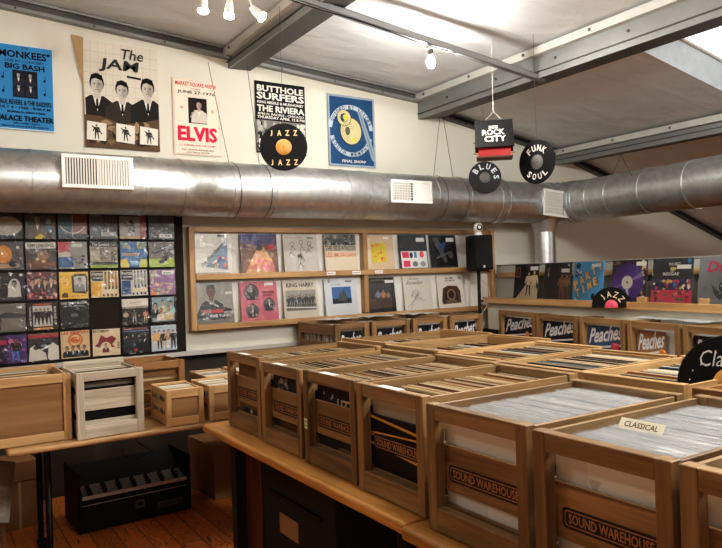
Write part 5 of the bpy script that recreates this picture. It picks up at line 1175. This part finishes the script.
# standing ones
p = c0 + QD * (qpos(611, 305)); p = Vector((p.x, p.y, HZ + H_ + .003)) + Vector((.30, .0, 0))
p = onX(611.5, 306, 4.26)
vinyl(p, az0 - .55, .138, 'half-round black record sign lettered JAZZ with pink label, against the right hand ledge', 'pink_label', [st_arc('JAZZ', .088, .046, pi * .74, pi * .2, (214, 190, 150), bold=.01)], tilt=-.05, half=-.012)
p = at_depth(731, 384, 2.2)
r = vinyl(Vector((p.x, p.y, p.z)), az0 - .45, .155, 'large black record sign lettered Classical standing behind the foreground crate', 'gold_label', [lambda A: A.t_('Classical', -.088, .055, .10, .108, (206, 206, 204), -.005, .25), lambda A: [A.e(x, z, .0022, .003, W, 8) for x, z in ((-.1, -.02), (-.06, -.045), (-.12, .01), (-.085, .06), (-.04, .1), (-.09, -.06), (-.11, .04), (.0, -.09), (-.06, .0), (-.05, .012))]], tilt=-.12)

# ================================================================== BIRDHOUSE
p = at_depth(494, 139, 5.0)
r = empty('birdhouse', p, (radians(0), 0, az0 - .18)); tag(r, 'red hanging birdhouse with a black roof lettered SEE ROCK CITY', 'birdhouse')
b = MB(); b.box((-.115, -.07, -.135), (.115, .07, -.02)); b.add([(-.115, -.07, -.02), (-.115, .07, -.02), (-.115, 0, .09), (.115, -.07, -.02), (.115, .07, -.02), (.115, 0, .09)], [(0, 2, 1), (3, 4, 5), (0, 3, 5, 2), (1, 2, 5, 4)]); b.build('body', ['red_paint'], r, bevel=.003)
b = MB(); b.box((-.13, -.085, -.147), (.13, .085, -.135)); b.build('floor_board', ['dark_x'], r, bevel=.002)
def slope(sg):
    M_ = Matrix.Translation((0, 0, .13)) @ Matrix.Rotation(radians(62) * sg, 4, 'X'); b = MB()
    b.box((-.14, 0 if sg < 0 else -.19, -.004), (.135, .19 if sg < 0 else 0, .004), M=M_); return b
def roofp(): 
    b = MB(); b.add([(-.14, -.115, -.075), (.14, -.115, -.075), (.135, -.012, .138), (-.135, -.012, .138), (-.14, -.105, -.08), (.14, -.105, -.08), (.135, 0, .118), (-.135, 0, .118)], [(0, 1, 2, 3), (5, 4, 7, 6), (4, 0, 3, 7), (1, 5, 6, 2), (0, 4, 5, 1), (3, 2, 6, 7)])
    b.add([(-.14, .115, -.075), (.14, .115, -.075), (.135, .0, .138), (-.135, .0, .138), (-.14, .105, -.08), (.14, .105, -.08), (.135, -.006, .118), (-.135, -.006, .118)], [(3, 2, 1, 0), (6, 7, 4, 5), (7, 3, 0, 4), (2, 6, 5, 1), (5, 4, 0, 1), (7, 6, 2, 3)])
    return b
rf = roofp().build('roof', ['black'], r)
A = Art(1, 1, (0, 0, 0)); A.clip = False; A.m = MB(); A.k = 4
A.t_('SEE', -.038, .158, .03, .184, W, .03).t_('ROCK', -.085, .102, .075, .152, W, .04).t_('CITY', -.07, .042, .085, .094, W, .04)
lt = A.m.build('roof_lettering', ['matte_print'], rf); lt.location = (0, -.1155, -.075); lt.rotation_euler = (-math.atan2(.103, .213), 0, 0)
b = MB()
for x, z in ((-.13, -.03), (-.13, -.11)): b.cyl((x - .02, -.05, z), (x + .03, -.05, z), .005, 8)
b.cyl((.1, -.05, -.115), (.15, -.05, -.115), .005, 8); b.build('perch', ['pine_x'], r)
b = MB(); b.tube([(-.08, 0, .12), (-.0, 0, .2), (.08, 0, .12)], .0018, 5); b.tube([(0, 0, .2), (0, 0, 4.0 - 3.0)], .0018, 5) if 0 else None
zt = ceilz(p.x) - p.z - .01; b.tube([(0, 0, .2), (.003, 0, zt)], .0018, 5); b.build('hanging_string', ['slat_white'], r)

# ================================================================== STRUT, BULB, TRACK LIGHT
SYY = 3.62; 
s0 = Vector((1.55, SYY, 1.69 + EYE)); s1 = Vector((4.03, SYY, 1.43 + EYE)); dv = (s1 - s0).normalized()
r = empty('strut_channel', s0); tag(r, 'grey steel strut channel spanning below the roof beams and carrying the bulb', 'strut')
up_ = Vector((0, 1, 0)).cross(dv) * -1
if up_.z < 0: up_ = -up_
M_ = Matrix((dv, Vector((0, 1, 0)), up_)).transposed().to_4x4(); Ls = (s1 - s0).length
b = MB(); b.box((0, -.02, 0), (Ls, .02, .004), M=M_); b.box((0, -.02, 0), (Ls, -.016, .045), M=M_); b.box((0, .016, 0), (Ls, .02, .045), M=M_); b.box((0, -.02, .042), (Ls, .02, .045), M=M_); b.build('channel', ['steel_gray'], r)
b = MB(); b.tube([M_ @ Vector((Ls * t, -.024 , -.006 - .012 * sin(t * 9) ** 2)) for t in [i / 14 for i in range(10)]], .004, 6); b.build('cable', ['black'], r)
bp_ = onA(431, 66, SYY); t = (bp_.x - s0.x) / (s1.x - s0.x); sp = s0 + (s1 - s0) * t
r = empty('ceiling_bulb', sp); tag(r, 'lit bare light bulb in a metal socket under the strut', 'light bulb')
b = MB(); b.lathe([(.028, -.028), (.03, -.012), (.02, -.002), (.008, 0)], n=16); b.build('socket_base', ['steel_light'], r)
b = MB(); b.lathe([(.019, -.07), (.02, -.03), (.014, -.026)], n=16); b.build('socket', ['steel_dark'], r)
b = MB(); b.lathe([(.001, -.155), (.018, -.15), (.028, -.135), (.03, -.12), (.027, -.104), (.017, -.08), (.014, -.068)], n=20); b.build('bulb', ['bulb_glow'], r)

def spot_row():
    base = at_depth(229, -12, 3.9)
    r = empty('track_light', base, (0, 0, -.5 * 0)); tag(r, 'white ceiling track fitting with three lit spotlights', 'track light')
    b = MB(); b.cyl((-.3, 0, .0), (.3, 0, .0), .012, 10); b.cyl((0, 0, 0), (0, 0, ceilz(base.x) - base.z - .005), .012, 10); b.cyl((0, 0, ceilz(base.x) - base.z - .03), (0, 0, ceilz(base.x) - base.z - .004), .06, 20); b.build('rail', ['white_plastic'], r)
    for px, py, tx, ty in ((203, 12, 204, -6), (229, 17, 230, -6), (263, 18, 252, 8)):
        c = at_depth(px, py, 3.9) - base; h = at_depth(tx, ty, 3.9) - base; d = (c - h).normalized()
        b = MB(); b.cyl(c - d * .09, c - d * .012, .018, 16, r1=.03); b.cyl(h * .4 + Vector((h.x * .6, 0, 0)), c - d * .08, .006, 8); sh = b.build('lamp_head', ['white_plastic'], r)
        b = MB(); b.cyl(c - d * .012, c, .029, 18, r1=.029); b.cyl(c, c + d * .006, .029, 18, r1=.02); b.build('lens', ['spot_glow'], sh)
spot_row()

# ================================================================== ADDED FILL LIGHTS
def pt(name, loc, e, col, rad=.06):
    l = bpy.data.lights.new(name, 'POINT'); l.energy = e; l.color = col; l.shadow_soft_size = rad
    o = bpy.data.objects.new(name, l); COL.objects.link(o); o.location = loc
WARM = (1, .84, .66)
pt('shop_bulb', (1.3, .2, 3.1), 62, (1, .98, .94), .09)  # this and the next three: unseen fill added to brighten the room, no fixtures
pt('shop_bulb', (-1.2, 2.9, 3.2), 34, (1, .95, .88), .09)
pt('shop_bulb', (3.4, -.3, 2.75), 115, (1, .99, .96), .09)
pt('shop_bulb', (2.65, .9, 2.95), 150, (1, .99, .95), .12)
pt('far_fill_light', (7.4, .2, 2.05), 42, (.96, 1, .98), .1)  # unseen fill added to lighten the wall beyond the partition
w = bpy.data.worlds.new('world'); bpy.context.scene.world = w; w.use_nodes = True
w.node_tree.nodes['Background'].inputs['Color'].default_value = (.8, .88, 1, 1); w.node_tree.nodes['Background'].inputs['Strength'].default_value = .6
sc = bpy.context.scene
sc.view_settings.view_transform = 'Standard'; sc.view_settings.look = 'Medium High Contrast'; sc.view_settings.exposure = .02
sc.cycles.max_bounces = 6; sc.cycles.transparent_max_bounces = 24; sc.cycles.use_denoising = True
sc.cycles.sample_clamp_indirect = 6
